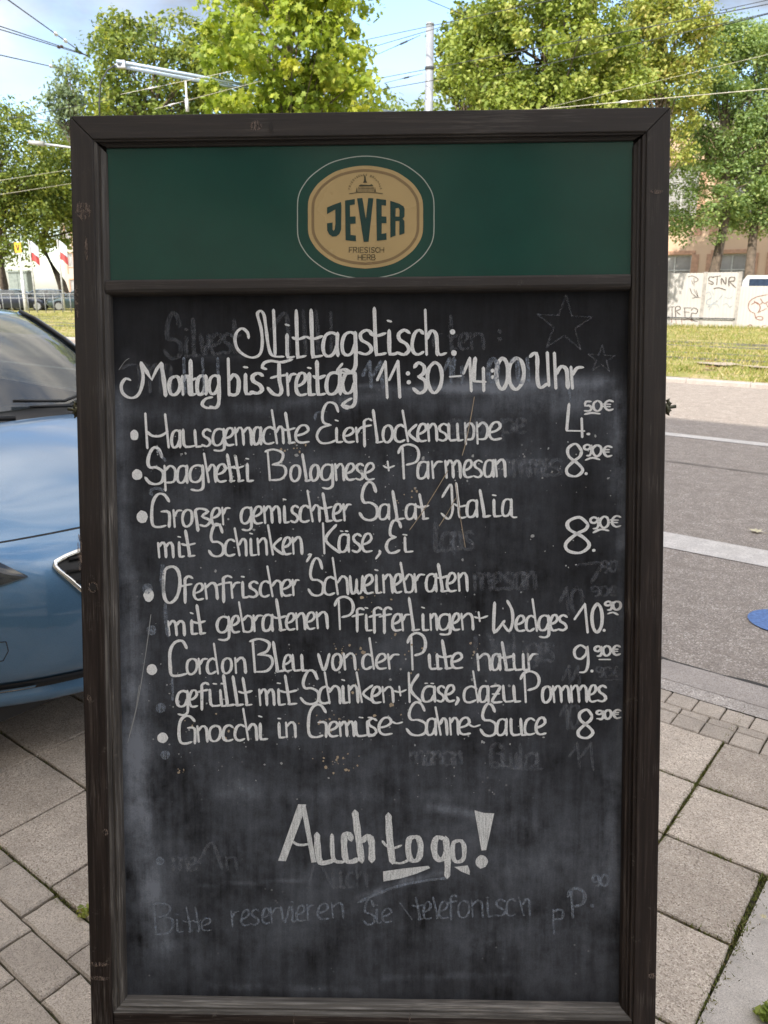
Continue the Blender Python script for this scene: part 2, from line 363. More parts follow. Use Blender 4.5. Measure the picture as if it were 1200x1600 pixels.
def fast_mesh(name, verts, nface, k, mat, tint=None, faces=None):
    me = bpy.data.meshes.new(name); nv = len(verts); me.vertices.add(nv); me.vertices.foreach_set('co', verts.astype(np.float32).ravel())
    if faces is None: idx = np.arange(nface * k)
    else: idx = faces.ravel()
    me.loops.add(len(idx)); me.loops.foreach_set('vertex_index', idx.astype(np.int32))
    me.polygons.add(nface); me.polygons.foreach_set('loop_start', np.arange(0, nface * k, k, dtype=np.int32)); me.polygons.foreach_set('loop_total', np.full(nface, k, dtype=np.int32))
    me.materials.append(mat); me.update(calc_edges=True)
    if tint is not None:
        a = me.attributes.new('tint', 'FLOAT', 'FACE'); a.data.foreach_set('value', tint.astype(np.float32))
    return me
def blades(name, pts, h, w, mat, label, lean=.5):
    n = len(pts); ang = RNG.uniform(0, 6.283, n); hh = h * RNG.uniform(.4, 1.3, n); ww = w * RNG.uniform(.6, 1.3, n)
    d = np.stack([np.cos(ang), np.sin(ang), np.zeros(n)], 1); l = RNG.normal(0, lean, (n, 2)) * hh[:, None]
    a = pts - d * ww[:, None]; b = pts + d * ww[:, None]; c = pts.copy(); c[:, 2] += hh; c[:, :2] += l
    V = np.stack([a, b, c], 1).reshape(-1, 3)
    o = obj(name, fast_mesh(name, V, n, 3, mat, RNG.uniform(0, 1, n)), None, None); tag(o, label, 'grass', kind='stuff'); return o
def street_pts(n, u0, u1, v0, v1, z):
    u = RNG.uniform(u0, u1, n); v = RNG.uniform(v0, v1, n)
    P_ = u[:, None] * np.array(UD) + v[:, None] * np.array(VD); P_[:, 2] = z; return P_
def patchy(q):
    n_ = np.sin(q[:, 0] * 1.9 + 1.3 * np.sin(q[:, 1] * 1.1)) + np.sin(q[:, 1] * 2.3 + 1.7 * np.sin(q[:, 0] * .8)) + .7 * np.sin(q[:, 0] * 6.1) * np.sin(q[:, 1] * 5.3)
    return q[RNG.uniform(-1.6, 1.6, len(q)) < n_ + .5]
pts = patchy(np.concatenate([street_pts(42000, 0, 14, VK + .22, 20.5, .03), street_pts(30000, 3, 18, 20, 32.3, .03), street_pts(52000, 14, 46, VK + .22, 30, .03)]))
blades('verge_grass', pts, 0.08, 0.014, M_blade, 'patchy green and straw coloured grass growing over the tram tracks')
pts = street_pts(3000, 4, 16, 31.9, 32.5, .0); blades('weed_fringe', pts, 0.16, 0.02, M_blade, 'taller tufts of weeds along the foot of the white hoarding')
# moss and grass tufts in the pavement joints
J = []
for j in range(1, 6):
    J.append(street_pts(350, -0.8, 3.2, rows[j] - .004, rows[j] + .004, -.010))
def joint_cluster(u, v, n, su, sv):
    p = np.zeros((n, 3)); uu = RNG.normal(u, su, n); vv = RNG.normal(v, sv, n); p = uu[:, None] * np.array(UD) + vv[:, None] * np.array(VD); p[:, 2] = -.008; return p
for _ in range(10): J.append(joint_cluster(RNG.uniform(0.3, 2.6), rows[RNG.integers(1, 6)], 25, .03, .003))
for i in range(-3, 7):
    q = joint_cluster(.54 + P * i, 2.3, 900 if i in (0,) else 90, .0035 if i == 0 else .002, .3); J.append(q)
J.append(joint_cluster(1.72, .811, 160, .06, .007)); J.append(joint_cluster(1.50, .811, 90, .02, .008)); J.append(joint_cluster(1.85, .811, 60, .08, .004))
for v in np.linspace(1.2, 2.02, 26): J.append(joint_cluster(.270 + (2.0 - v) * .006, v, int(RNG.integers(5, 40)), .007, .02))
for v in (1.72, 1.78, 1.98): J.append(joint_cluster(.275, v, 70, .012, .015))
for _ in range(30): J.append(joint_cluster(RNG.uniform(.28, 1.2), rows[RNG.integers(3, 6)] + RNG.normal(0, .002), 30, .02, .004))
J = np.concatenate(J)
blades('joint_weeds', J, 0.011, 0.0024, leaf_mat('joint_grass', [(0.06, 0.055, 0.015), (0.11, 0.12, 0.03), (0.19, 0.23, 0.05), (0.30, 0.22, 0.12)], .3), 'tiny grass and moss growing in the pavement joints', .7)

# ================================================================== CHALKBOARD
TILT, BYAW, BROLL = 0.22216545, -0.02709791, 0.00870996
W, TOPZ = 0.93809, 1.7645313
Rm = Matrix.Rotation(BYAW, 3, 'Z') @ Matrix.Rotation(-TILT, 3, 'X') @ Matrix.Rotation(-BROLL, 3, 'Y')
o_top = Vector((-0.02628962, 1.35, TOPZ))
LT = TOPZ / (Rm @ Vector((0, 0, 1))).z
b_org = o_top - Rm @ Vector((0, 0, LT))
board = empty('menu_board', b_org, 0, 'tall leaning pavement chalkboard with dark wooden frame, green header panel and handwritten lunch menu', 'menu board')
board.rotation_euler = Rm.to_euler()
RmT = Rm.transposed(); cl = RmT @ (CAM - b_org)
def BP(px, py, dep=0.0):
    d = RmT @ ray(px, py); t = (dep - cl.y) / d.y; p = cl + d * t; return (p.x, p.z)
def wood(name, axis, base, light, grey=0.25):
    m, t, b = newmat(name)
    sc = (150, 150, 5) if axis == 'z' else (5, 150, 150)
    v = coord(t, sc); v1 = coord(t)
    g = noise(t, v, 1.0, 8, 0.65); g2 = noise(t, coord(t, tuple(q * 4 for q in sc)), 1.0, 4, .6)
    c = ramp(t, g, [(0.3, [x * .45 for x in base]), (0.52, base), (0.72, light)])
    c = mixc(t, ramp(t, math_(t, 'MULTIPLY', g2, noise(t, v1, 7, 4)), [(0.30, 0.0), (0.42, grey)]), c, (0.30, 0.27, 0.24))
    c = mixc(t, ramp(t, noise(t, v1, 45, 8, .75), [(0.61, 0.0), (0.70, 0.5)]), c, (0.17, 0.145, 0.125))
    sx = t.nodes.new('ShaderNodeSeparateXYZ'); t.links.new(v1, sx.inputs[0])
    hz = math_(t, 'ADD', sx.outputs['Z'], math_(t, 'MULTIPLY', noise(t, v1, 6, 5), 0.5))
    c = mixc(t, ramp(t, hz, [(0.0, 0.0), (1.0, 1.0)]), c, c); g_ = ramp(t, math_(t, 'SUBTRACT', hz, 1.0), [(0.25, 0.0), (0.75, 0.55)]); c = mixc(t, g_, c, (0.058, 0.052, 0.048))
    t.links.new(c, b.inputs['Base Color']); b.inputs['Roughness'].default_value = 0.6; b.inputs['Specular IOR Level'].default_value = 0.28
    bump(t, b, g, 0.35, 0.0015); return m
WB = (0.024, 0.0155, 0.0125); WL = (0.072, 0.054, 0.044)
M_wz = wood('stained_wood_upright', 'z', WB, WL); M_wx = wood('stained_wood_level', 'x', WB, WL)
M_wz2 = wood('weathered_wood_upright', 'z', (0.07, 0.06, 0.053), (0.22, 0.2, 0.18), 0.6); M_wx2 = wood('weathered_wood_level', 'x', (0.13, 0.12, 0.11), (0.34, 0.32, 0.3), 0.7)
FW = 0.0365; TK = 0.045; HW = W / 2; MW = 0.0175; MIT = 0.0004
ZB = LT - 1.4542 - 0.012          # top edge of bottom rail face
ZBB = ZB - 0.075
# stiles (mitred on top), reaching the ground as legs
def stile(sx):
    xo, xi = sx * HW, sx * (HW - FW)
    zt_o, zt_i = LT - MIT, LT - FW - MIT
    pts_f = [(xo, 0.0), (xi, 0.0), (xi, zt_i), (xo, zt_o)]
    mb = MB(); vs = [(x, 0, z) for x, z in pts_f] + [(x, TK, z) for x, z in pts_f]
    fs = [(0, 1, 2, 3), (7, 6, 5, 4), (0, 4, 5, 1), (1, 5, 6, 2), (2, 6, 7, 3), (3, 7, 4, 0)]
    if sx < 0: pass
    else: fs = [f[::-1] for f in fs]
    mb.add(vs, fs); return obj('frame_stile', mb, M_wz, board, bevel=0.0018)
stile(-1); stile(1)
mb = MB(); q = [(-HW, LT), (HW, LT), (HW - FW, LT - FW), (-HW + FW, LT - FW)]
mb.add([(x, -0.0006, z) for x, z in q] + [(x, TK, z) for x, z in q], [(0, 3, 2, 1), (4, 5, 6, 7), (0, 1, 5, 4), (1, 2, 6, 5), (2, 3, 7, 6), (3, 0, 4, 7)])
obj('top_rail', mb, M_wx, board, bevel=0.0018)
obj('bottom_rail', MB().box(-HW + FW + .0005, HW - FW - .0005, 0.002, TK - .002, ZBB, ZB), M_wx, board, bevel=0.002)
# stepped inner moulding, four mitred lengths
prof = [(0, 0.003), (0.005, 0.0035), (0.0062, 0.0075), (0.0105, 0.006), (0.0125, 0.0085), (0.0165, 0.010), (0.0178, 0.014), (0.0178, 0.034)]
xi, zt, zb = HW - FW, LT - FW, ZB
def mould(side, m):
    mb = MB(); vs = []; n = len(prof)
    for (o, y) in prof:
        if side == 'l': a, b = (-xi + o, zb + o), (-xi + o, zt - o)
        if side == 'r': a, b = (xi - o, zt - o), (xi - o, zb + o)
        if side == 't': a, b = (-xi + o, zt - o * 0.5), (xi - o, zt - o * 0.5)
        if side == 'b': a, b = (xi - o, zb + o), (-xi + o, zb + o)
        vs += [(a[0], y, a[1]), (b[0], y, b[1])]
    mb.add(vs, [(2 * i, 2 * i + 1, 2 * i + 3, 2 * i + 2) for i in range(n - 1)]); return obj('inner_moulding', mb, m, board)
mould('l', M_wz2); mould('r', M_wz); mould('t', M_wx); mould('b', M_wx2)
# scuffs and knots worn into the stained wood (own shape on the surface)
M_scuff = simple('bare_wood_scuff', (0.17, 0.125, 0.10), 0.8, var=0.5, scale=160)
def blob(cx, cz, rx, rz, y, n=22, jag=.18, seed=1):
    r = random.Random(seed); return [(cx + rx * math.cos(a) * (1 + r.uniform(-jag, jag)), y, cz + rz * math.sin(a) * (1 + r.uniform(-jag, jag))) for a in [2 * math.pi * i / n for i in range(n)]]
def soft_patch(m):
    """worn patch: opaque in the middle, broken up at the rim by grain"""
    t = m.node_tree; b = t.nodes['Principled BSDF']; v = coord(t, (500, 500, 90))
    a = ramp(t, noise(t, v, 1, 5, .7), [(0.42, 0.0), (0.58, 0.8)]); t.links.new(a, b.inputs['Alpha'])
soft_patch(M_scuff)
for i, (px, py, rx, rz) in enumerate([(155, 1506, .016, .004), (155, 1528, .017, .004), (130, 330, .012, .014), (146, 917, .0085, .009), (140, 1090, .004, .006), (125, 860, .004, .03), (1018, 1524, .006, .005), (165, 1300, .005, .006), (135, 390, .003, .02), (640, 1590, .003, .01), (460, 1592, .002, .012), (1025, 300, .01, .003), (400, 197, .009, .008), (120, 470, .003, .03)]):
    x, z = BP(px, py, 0); obj('scuff_mark', MB().add(blob(x, z, rx, rz, -0.0011 - .00003 * i, seed=i), [tuple(range(22))]), M_scuff, board)
M_knot = simple('dark_knot', (0.012, 0.009, 0.008), 0.5, var=.3); mb = MB()
for i, (px, py, rx, rz) in enumerate([(146, 917, .0055, .0065), (424, 199, .0028, .007)]):
    x, z = BP(px, py, 0); c = blob(x, z, rx, rz, -0.0018, seed=50 + i); obj('knot', MB().add(c, [tuple(range(22))]), M_knot, board)

# chalkboard surface with chalk dust held as a painted-on attribute
DEP = 0.0235
def board_mat():
    m, t, b = newmat('blackboard_paint'); v = coord(t)
    a = t.nodes.new('ShaderNodeAttribute'); a.attribute_name = 'dust'
    st = noise(t, coord(t, (70, 70, 7)), 1, 7, .7); cl_ = noise(t, v, 9, 7, .62); gr = noise(t, v, 420, 3, .7); md = noise(t, v, 55, 6, .7)
    f = math_(t, 'MULTIPLY', a.outputs['Fac'], math_(t, 'ADD', math_(t, 'MULTIPLY', math_(t, 'ADD', math_(t, 'SUBTRACT', math_(t, 'MULTIPLY', cl_, 3.2), 1.15), md), 1.1), math_(t, 'SUBTRACT', math_(t, 'MULTIPLY', st, 1.6), 0.95)))
    f = math_(t, 'MULTIPLY', f, math_(t, 'ADD', 0.55, math_(t, 'MULTIPLY', gr, 0.9)))
    base = ramp(t, st, [(0.3, (0.0090, 0.0085, 0.0096)), (0.7, (0.0120, 0.0115, 0.0130))])
    c = mixc(t, f, base, (0.20, 0.215, 0.25))
    # small chips and old specks
    vo = t.nodes.new('ShaderNodeTexVoronoi'); vo.inputs['Scale'].default_value = 75; t.links.new(v, vo.inputs['Vector'])
    sp = math_(t, 'MULTIPLY', ramp(t, vo.outputs['Distance'], [(0.10, 1.0), (0.16, 0.0)]), ramp(t, noise(t, v, 12, 4), [(0.58, 0.0), (0.68, 0.5)]))
    sp = math_(t, 'MULTIPLY', sp, ramp(t, a.outputs['Fac'], [(0.08, 0.0), (0.2, 1.0)]))
    c = mixc(t, sp, c, (0.26, 0.26, 0.26))
    t.links.new(c, b.inputs['Base Color']); b.inputs['Roughness'].default_value = 0.6; b.inputs['Specular IOR Level'].default_value = 0.16
    bump(t, b, gr, 0.12, 0.0004); return m
M_board = board_mat()
zsep_top = BP(600, 434, 0.008)[1]; zsep_bot = BP(600, 455, 0.006)[1]
xw = xi - 0.015
NX, NZ = 170, 230; z0b, z1b = ZB + .005, zsep_top
gx = np.linspace(-xw, xw, NX + 1); gz = np.linspace(z0b, z1b, NZ + 1); GX, GZ = np.meshgrid(gx, gz)
def seg_field(p0, p1, w_px, s):
    a = np.array(BP(*p0, DEP)); b_ = np.array(BP(*p1, DEP)); w_ = w_px * 0.00103
    d = b_ - a; L2 = max(1e-9, d @ d); tt = np.clip(((GX - a[0]) * d[0] + (GZ - a[1]) * d[1]) / L2, 0, 1)
    r2 = (GX - a[0] - d[0] * tt) ** 2 + (GZ - a[1] - d[1] * tt) ** 2; return s * np.exp(-r2 / (w_ * w_))
yb = lambda py: BP(575, py, DEP)[1]
def step(z, a, b): return np.clip((z - a) / (b - a), 0, 1)
dust = 0.045 + 0.15 * step(-GZ, -yb(560), -yb(640)) + 0.10 * step(-GZ, -yb(800), -yb(1250)) - 0.13 * step(-GZ, -yb(1465), -yb(1555)) 
dust *= 1 - .5 * np.exp(-((GX - BP(900, 900, DEP)[0]) / .07) ** 2) * step(-GZ, -yb(640), -yb(700)) * (1 - step(-GZ, -yb(1150), -yb(1300)))
for a in [((185, 620), (192, 900), 14, .30), ((203, 900), (208, 1080), 18, .30), ((213, 1080), (218, 1260), 24, .42), ((205, 1130), (215, 1230), 12, .2), ((222, 1260), (236, 1400), 16, .32), ((236, 1380), (262, 1480), 13, .35),
          ((215, 1290), (235, 1480), 26, .18), ((560, 622), (700, 606), 9, .30), ((700, 606), (955, 596), 10, .55), ((790, 618), (965, 628), 20, .34), ((370, 640), (560, 618), 9, .22), ((537, 628), (548, 630), 12, .8),
          ((640, 632), (930, 640), 12, .14), ((965, 615), (975, 850), 9, .5), ((960, 640), (966, 760), 16, .2), ((972, 850), (970, 1250), 8, .22), ((958, 1220), (950, 1420), 18, .25), ((560, 1402), (640, 1375), 5, .45), ((630, 1378), (690, 1366), 5, .55),
          ((672, 1260), (762, 1277), 7, .45), ((770, 1280), (840, 1292), 14, .14), ((310, 1384), (480, 1374), 2.4, .30), ((300, 1240), (700, 1245), 9, .10), ((380, 1228), (395, 1235), 14, .16), ((600, 1528), (800, 1522), 5, .16), ((330, 1540), (560, 1548), 6, .13),
          ((250, 1330), (450, 1340), 30, .08), ((740, 1480), (860, 1440), 18, .14), ((600, 1340), (900, 1330), 60, .07), ((250, 730), (900, 720), 22, .10), ((290, 780), (600, 760), 24, .06), ((470, 1300), (500, 1240), 10, .12),
          ((300, 560), (380, 558), 5, .12), ((178, 1000), (183, 1560), 7, -.25), ((212, 940), (215, 985), 7, .22), ((185, 640), (300, 655), 10, .10), ((200, 560), (330, 640), 16, .07), ((560, 604), (780, 610), 3, .4)]:
    dust = dust + seg_field(*a)
dust = np.clip(dust, 0.02, 1)
V = np.stack([GX.ravel(), np.full(GX.size, DEP), GZ.ravel()], 1)
ii = (np.arange(NZ)[:, None] * (NX + 1) + np.arange(NX)[None, :]).ravel(); Fq = np.stack([ii, ii + 1, ii + NX + 2, ii + NX + 1], 1)
me = fast_mesh('chalkboard', V, len(Fq), 4, M_board, None, Fq)
at = me.attributes.new('dust', 'FLOAT', 'POINT'); at.data.foreach_set('value', dust.ravel().astype(np.float32))
obj('chalkboard', me, None, board)
obj('back_panel', MB().box(-xi - .001, xi + .001, DEP + .002, DEP + .010, ZB - .001, LT - FW + .001), M_wx, board)
# separator strip under the header and the green header panel
def bq(pts, dep): return [(BP(px, py, dep)[0], dep, BP(px, py, dep)[1]) for px, py in pts]
xl, xr = BP(164, 440, .004)[0], BP(986, 434, .004)[0]
mb = MB(); prof2 = [(0.0235, zsep_top + .001), (0.008, zsep_top + .001), (0.0055, zsep_top - .002), (0.0045, zsep_bot + .007), (0.0062, zsep_bot + .003), (0.010, zsep_bot), (0.0235, zsep_bot - .0005)]
vs = []
for y, z in prof2: vs += [(xl, y, z - .001), (xr, y, z + .001)]
mb.add(vs, [(2 * i, 2 * i + 2, 2 * i + 3, 2 * i + 1) for i in range(len(prof2) - 1)] + [tuple(range(0, 14, 2))[::-1], tuple(range(1, 14, 2))])
obj('divider_strip', mb, M_wx, board)
def paintmat(name, c, rough, var=.08, alpha=None, spec=.5, fleck=False):
    m, t, b = newmat(name); v = coord(t)
    col = ramp(t, noise(t, v, 14, 5), [(0.3, [x * (1 - var) for x in c]), (0.7, [x * (1 + var) for x in c])])
    t.links.new(col, b.inputs['Base Color']); b.inputs['Specular IOR Level'].default_value = spec
    r = ramp(t, noise(t, v, 5, 5), [(0.35, rough * .8), (0.7, rough * 1.25)]); t.links.new(r, b.inputs['Roughness'])
    return m
M_green = paintmat('green_enamel', (0.006, 0.056, 0.040), 0.16)
GD = 0.0145
gx0, gx1 = -xi + 0.0165, xi - 0.0165; 
mb = MB().box(gx0, gx1, GD, GD + .004, zsep_top + .0012, LT - FW - .002)
obj('header_panel', mb, M_green, board)

# ------------------------------------------------------------------ stroke lettering
CN = {}
def catmull(pts, closed=False, step_=0.22):
    if len(pts) < 3: return pts
    P_ = [np.array(p, float) for p in pts]; out = []; n = len(P_)
    for i in range(n - 1):
        p0 = P_[max(i - 1, 0)]; p1 = P_[i]; p2 = P_[i + 1]; p3 = P_[min(i + 2, n - 1)]
        k = max(2, min(9, int(np.linalg.norm(p2 - p1) / 4.0) + 1))
        for j in range(k):
            t = j / k; out.append(.5 * ((2 * p1) + (-p0 + p2) * t + (2 * p0 - 5 * p1 + 4 * p2 - p3) * t * t + (-p0 + 3 * p1 - 3 * p2 + p3) * t ** 3))
    out.append(P_[-1]); return [tuple(p) for p in out]
CNT = [0]
def ribbon(mb, pts, w, tomesh, smooth=True, jit=.10, dy=1.0, lift0=0.0006):
    """pts in photo-measured px; tomesh(px,py,lift)->3D; w in px"""
    if smooth: pts = catmull(pts)
    pts = [np.array(p, float) for p in pts]
    q = [pts[0]]
    for p in pts[1:]:
        if np.linalg.norm(p - q[-1]) > .4: q.append(p)
    if len(q) < 2: return
    CNT[0] += 1; lift = lift0 + 0.00004 * (CNT[0] % 14) * dy
    Lp, Rp = [], []; n = len(q); ph = random.random() * 9
    for i, p in enumerate(q):
        t = q[min(i + 1, n - 1)] - q[max(i - 1, 0)]; t = t / max(1e-6, np.linalg.norm(t)); nn = np.array([-t[1], t[0]])
        ww = w * .5 * (1 + jit * (random.random() - .5) * 1.3 + (.08 * math.sin(i * .9 + ph) + .40 * (abs(t[1]) - .62) if jit else 0))
        if i in (0, n - 1): ww *= .72
        Lp.append(p + nn * ww); Rp.append(p - nn * ww)
    t0 = q[0] - q[1]; t0 = t0 / np.linalg.norm(t0); t1 = q[-1] - q[-2]; t1 = t1 / np.linalg.norm(t1)
    a = q[0] + t0 * w * .42; z = q[-1] + t1 * w * .42
    vs = [tomesh(a[0], a[1], lift)] + [tomesh(*p, lift) for pr in zip(Lp, Rp) for p in pr] + [tomesh(z[0], z[1], lift)]
    fs = [(0, 1, 2)] + [(1 + 2 * i, 3 + 2 * i, 4 + 2 * i, 2 + 2 * i) for i in range(n - 1)] + [(1 + 2 * (n - 1), 1 + 2 * n, 2 * n)]
    mb.add(vs, fs)
def on_board(px, py, lift): 
    x, z = BP(px, py, DEP); return (x, DEP - lift, z)
G_ = {
 'a': [[(.98, .9), (.6, 1), (.18, .88), (0, .45), (.1, .08), (.38, 0), (.72, .12), (.96, .5)], [(.97, 1.0), (.95, .4), (1, 0)]],
 'b': [[(0, 2), (.08, 0)], [(.06, .7), (.5, 1), (.93, .85), (1, .45), (.86, .08), (.45, 0), (.08, .08)]],
 'c': [[(1, .86), (.65, 1), (.2, .85), (0, .42), (.14, .08), (.55, 0), (1, .1)]],
 'd': [[(.85, .85), (.5, 1), (.12, .82), (0, .42), (.1, .08), (.4, 0), (.8, .15)], [(.8, 2), (.92, 0)]],
 'e': [[(.12, .42), (.6, .52), (.95, .74), (.78, 1), (.35, .97), (.03, .6), (.06, .18), (.4, 0), (1, .06)]],
 'f': [[(1, 1.75), (.72, 2), (.42, 1.7), (.4, 1.1), (.42, -.45)], [(0, .85), (.4, .95), (.95, 1.05)]],
 'g': [[(.98, .9), (.6, 1), (.2, .88), (0, .5), (.1, .12), (.4, .02), (.75, .15), (.98, .55)], [(.95, 1), (1, .1), (.95, -.7), (.6, -1), (.12, -.88)]],
 'h': [[(0, 2), (.12, 0)], [(.1, .65), (.5, 1), (.88, .88), (.97, .4), (1, 0)]],
 'i': [[(.3, 1), (.34, .12), (.5, 0), (.95, .04)], [(.18, 1.42), (.45, 1.38)]],
 'k': [[(0, 2), (.14, 0)], [(.85, 1), (.2, .5), (1, 0)]],
 'l': [[(.15, 2), (.25, .14), (.45, 0), (1, .06)]],
 'm': [[(0, 1), (.08, 0)], [(.05, .7), (.25, 1), (.45, .86), (.52, 0)], [(.5, .7), (.72, 1), (.93, .86), (1, 0)]],
 'n': [[(0, 1), (.12, 0)], [(.06, .7), (.5, 1), (.88, .86), (1, 0)]],
 'o': [[(.55, 1), (.15, .85), (0, .45), (.15, .08), (.5, 0), (.88, .2), (1, .6), (.85, .92), (.5, 1)]],
 'p': [[(0, 1.02), (.1, -.9)], [(.04, .72), (.5, 1), (.92, .84), (1, .45), (.8, .08), (.1, .04)]],
 'r': [[(0, 1), (.14, 0)], [(.1, .6), (.5, .95), (1, .97)]],
 's': [[(1, .88), (.6, 1), (.15, .85), (.22, .6), (.75, .42), (.95, .18), (.55, 0), (0, .08)]],
 't': [[(.28, 2), (.38, .14), (.52, 0), (1, .05)], [(0, .85), (.4, .76), (1, .88)]],
 'u': [[(0, 1), (.06, .12), (.3, 0), (.62, .06)], [(.62, 1), (.68, .1), (.78, 0), (1, .04)]],
 'v': [[(0, 1), (.5, 0), (1, 1)]],
 'w': [[(0, 1), (.1, .15), (.3, 0), (.5, .3), (.52, .8)], [(.5, .3), (.7, 0), (.92, .2), (1, 1)]],
 'z': [[(0, .95), (.85, .95), (.1, .05), (1, 0)], [(.15, .5), (.75, .5)]],
 'ß': [[(.15, -.75), (.08, .3), (0, .9), (.4, 1.02), (.82, .85), (.45, .55), (1, .3), (.7, 0), (.3, .05)]],
 'S': [[(.95, 1.5), (.78, 1.9), (.5, 2), (.25, 1.72), (.14, 1.25), (.28, .98), (.62, .98), (1, .72), (.98, .2), (.65, 0), (.25, .08), (0, .4)]],
 'G': [[(1, 1.55), (.72, 1.95), (.35, 1.95), (.06, 1.5), (0, .6), (.1, .08), (.45, 0), (.8, .1)], [(.55, .98), (.98, .92), (1, 0)]],
 'P': [[(.28, 0), (.2, 1.8)], [(0, 1.5), (.15, 1.85), (.5, 2), (.88, 1.82), (1, 1.4), (.85, 1), (.4, .82)]],
 'B': [[(.22, 0), (.12, 1.9)], [(0, 1.85), (.4, 2), (.85, 1.75), (.75, 1.25), (.35, 1.05)], [(.4, 1.05), (.9, .95), (1, .5), (.75, .08), (.25, .02)]],
 'H': [[(0, 2), (.08, 0)], [(.84, 1.95), (1, .02)], [(.08, .95), (.3, .72), (.65, .72), (.95, .95)]],
 'E': [[(1, 1.6), (.85, 1.95), (.5, 2), (.28, 1.6), (.3, 1.15), (.65, 1.02)], [(.65, 1.02), (.2, .85), (0, .4), (.2, .02), (.6, .02), (.9, .18)]],
 'C': [[(1, 1.6), (.75, 2), (.3, 1.9), (.05, 1.4), (.05, .5), (.15, .02), (.55, 0), (1, .12)]],
 'O': [[(.5, 2), (.12, 1.8), (0, 1), (.1, .25), (.4, 0), (.8, .3), (1, 1), (.92, 1.7), (.6, 1.98), (.25, 1.92)]],
 'K': [[(0, 2), (.1, 0)], [(1, 1.9), (.22, .95), (1.25, .05)]],
 'W': [[(.05, 1.9), (0, .1), (.12, 0), (.55, .7)], [(.7, 2), (.95, 1.4), (.98, .6), (.8, 0), (.5, .45)]],
 'U': [[(0, 1.7), (.25, 1.98), (.38, 1.7), (.4, .4), (.55, .02), (.9, .2)], [(.92, 2), (1, .1)]],
 '0': [[(.5, 2), (.12, 1.6), (0, 1), (.15, .3), (.5, 0), (.88, .4), (1, 1.1), (.85, 1.75), (.5, 2)]],
 '1': [[(0, .95), (.7, 1.9)], [(.75, 2), (.95, 0)]],
 '3': [[(.05, 1.7), (.4, 2), (.85, 1.75), (.8, 1.3), (.4, 1.1)], [(.4, 1.1), (.95, .8), (.95, .25), (.5, 0), (0, .3)]],
 '4': [[(.12, 2), (.04, 1.2), (.0, .55)], [(.0, .52), (1, .48)], [(.84, 1.3), (.88, 0)]],
 '8': [[(.95, 1.6), (.6, 2), (.15, 1.75), (.2, 1.3), (.75, .85), (1, .4), (.65, 0), (.15, .1), (.05, .5), (.45, 1.0), (.85, 1.3), (.95, 1.6)]],
 '9': [[(.85, 1.75), (.45, 2), (.05, 1.65), (.1, 1.15), (.5, 1), (.85, 1.4), (.9, 1.9), (1, .8), (.8, .1), (.4, 0)]],
 '5': [[(.9, 1.95), (.2, 1.9), (.1, 1.15), (.6, 1.2), (.95, .7), (.7, .1), (0, .1)]],
 '€': [[(1, 1.7), (.6, 1.95), (.25, 1.5), (.2, .6), (.55, .05), (1, .25)], [(0, 1.25), (.75, 1.25)], [(0, .8), (.7, .8)]],
 '+': [[(.4, 1.9), (.5, .1)], [(0, .9), (1, 1.05)]],
 '-': [[(0, 0), (.5, .1), (1, 0)]],
 '7': [[(0, 1.8), (1, 2), (.6, 0)]],
}
VIEW = {'A': (180, 460, 3.), 'B': (560, 460, 1200 / 420), 'C': (180, 620, 3.), 'D': (560, 620, 1200 / 420), 'E': (180, 760, 3.), 'F': (560, 760, 1200 / 420), 'G': (180, 900, 3.), 'H': (560, 900, 1200 / 420), 'I': (180, 1160, 3.), 'J': (560, 1160, 1200 / 420)}
def vp(v, x, y): a = VIEW[v]; return (a[0] + x / a[2], a[1] + y / a[2])
def glyph(mb, v, ch, x0, x1, base, xt, top, desc, w, to=on_board, slant=0.0):
    if ch in '.:,!':
        return
    g = G_.get(ch)
    uml = None
    if ch in 'äü': g = G_['a' if ch == 'ä' else 'u']; uml = [[(.2, 1.42), (.38, 1.40)], [(.68, 1.42), (.86, 1.40)]]
    for st in (g + (uml or [])):
        pts = []
        for (gx_, gy) in st:
            X = x0 + (x1 - x0) * gx_
            if w < 5:                                   # small writing leans: tall stems start further left
                if ch in 'hkb':
                    X = (x0 + 24 * (1 - gy / 2)) if st is g[0] else (x0 + 17 + (x1 + 5 - x0 - 17) * gx_)
                elif ch in 'tl' and st is g[0] and gx_ < .5: X = x0 + (x1 - x0) * (.30 if ch == 't' else .12) + (19 if gy < 1 else 0) - (4 if gy < .05 else 0)
                elif ch == 'd' and st is g[1]: X = x0 + (x1 - x0) * .62 + 20 * (1 - gy / 2)
            if gy <= 0: Y = base - (desc - base) * gy
            elif gy <= 1: Y = base + (xt - base) * gy
            else: Y = xt + (top - xt) * (gy - 1)
            pts.append(vp(v, X + random.uniform(-.8, .8), Y + random.uniform(-.8, .8)))
        ribbon(mb, pts, w * random.uniform(.93, 1.07), to)
def word(mb, v, chars, b0, b1, xt, top, w, desc=None, **k):
    """chars: [(char,x0,x1[,top])]; baseline runs from b0 to b1, x-height line parallel to it"""
    X0, X1 = chars[0][1], chars[-1][2]; mb.cuts.append(len(mb.f))
    for c in chars:
        t = ((c[1] + c[2]) / 2 - X0) / max(1, X1 - X0); b = b0 + (b1 - b0) * t; s = b - b0
        tp = c[3] if len(c) > 3 else top + s
        ds = c[4] if len(c) > 4 else (desc + s if desc else b + 22)
        glyph(mb, v, c[0], c[1], c[2], b, xt + s, tp, ds, w, **k)
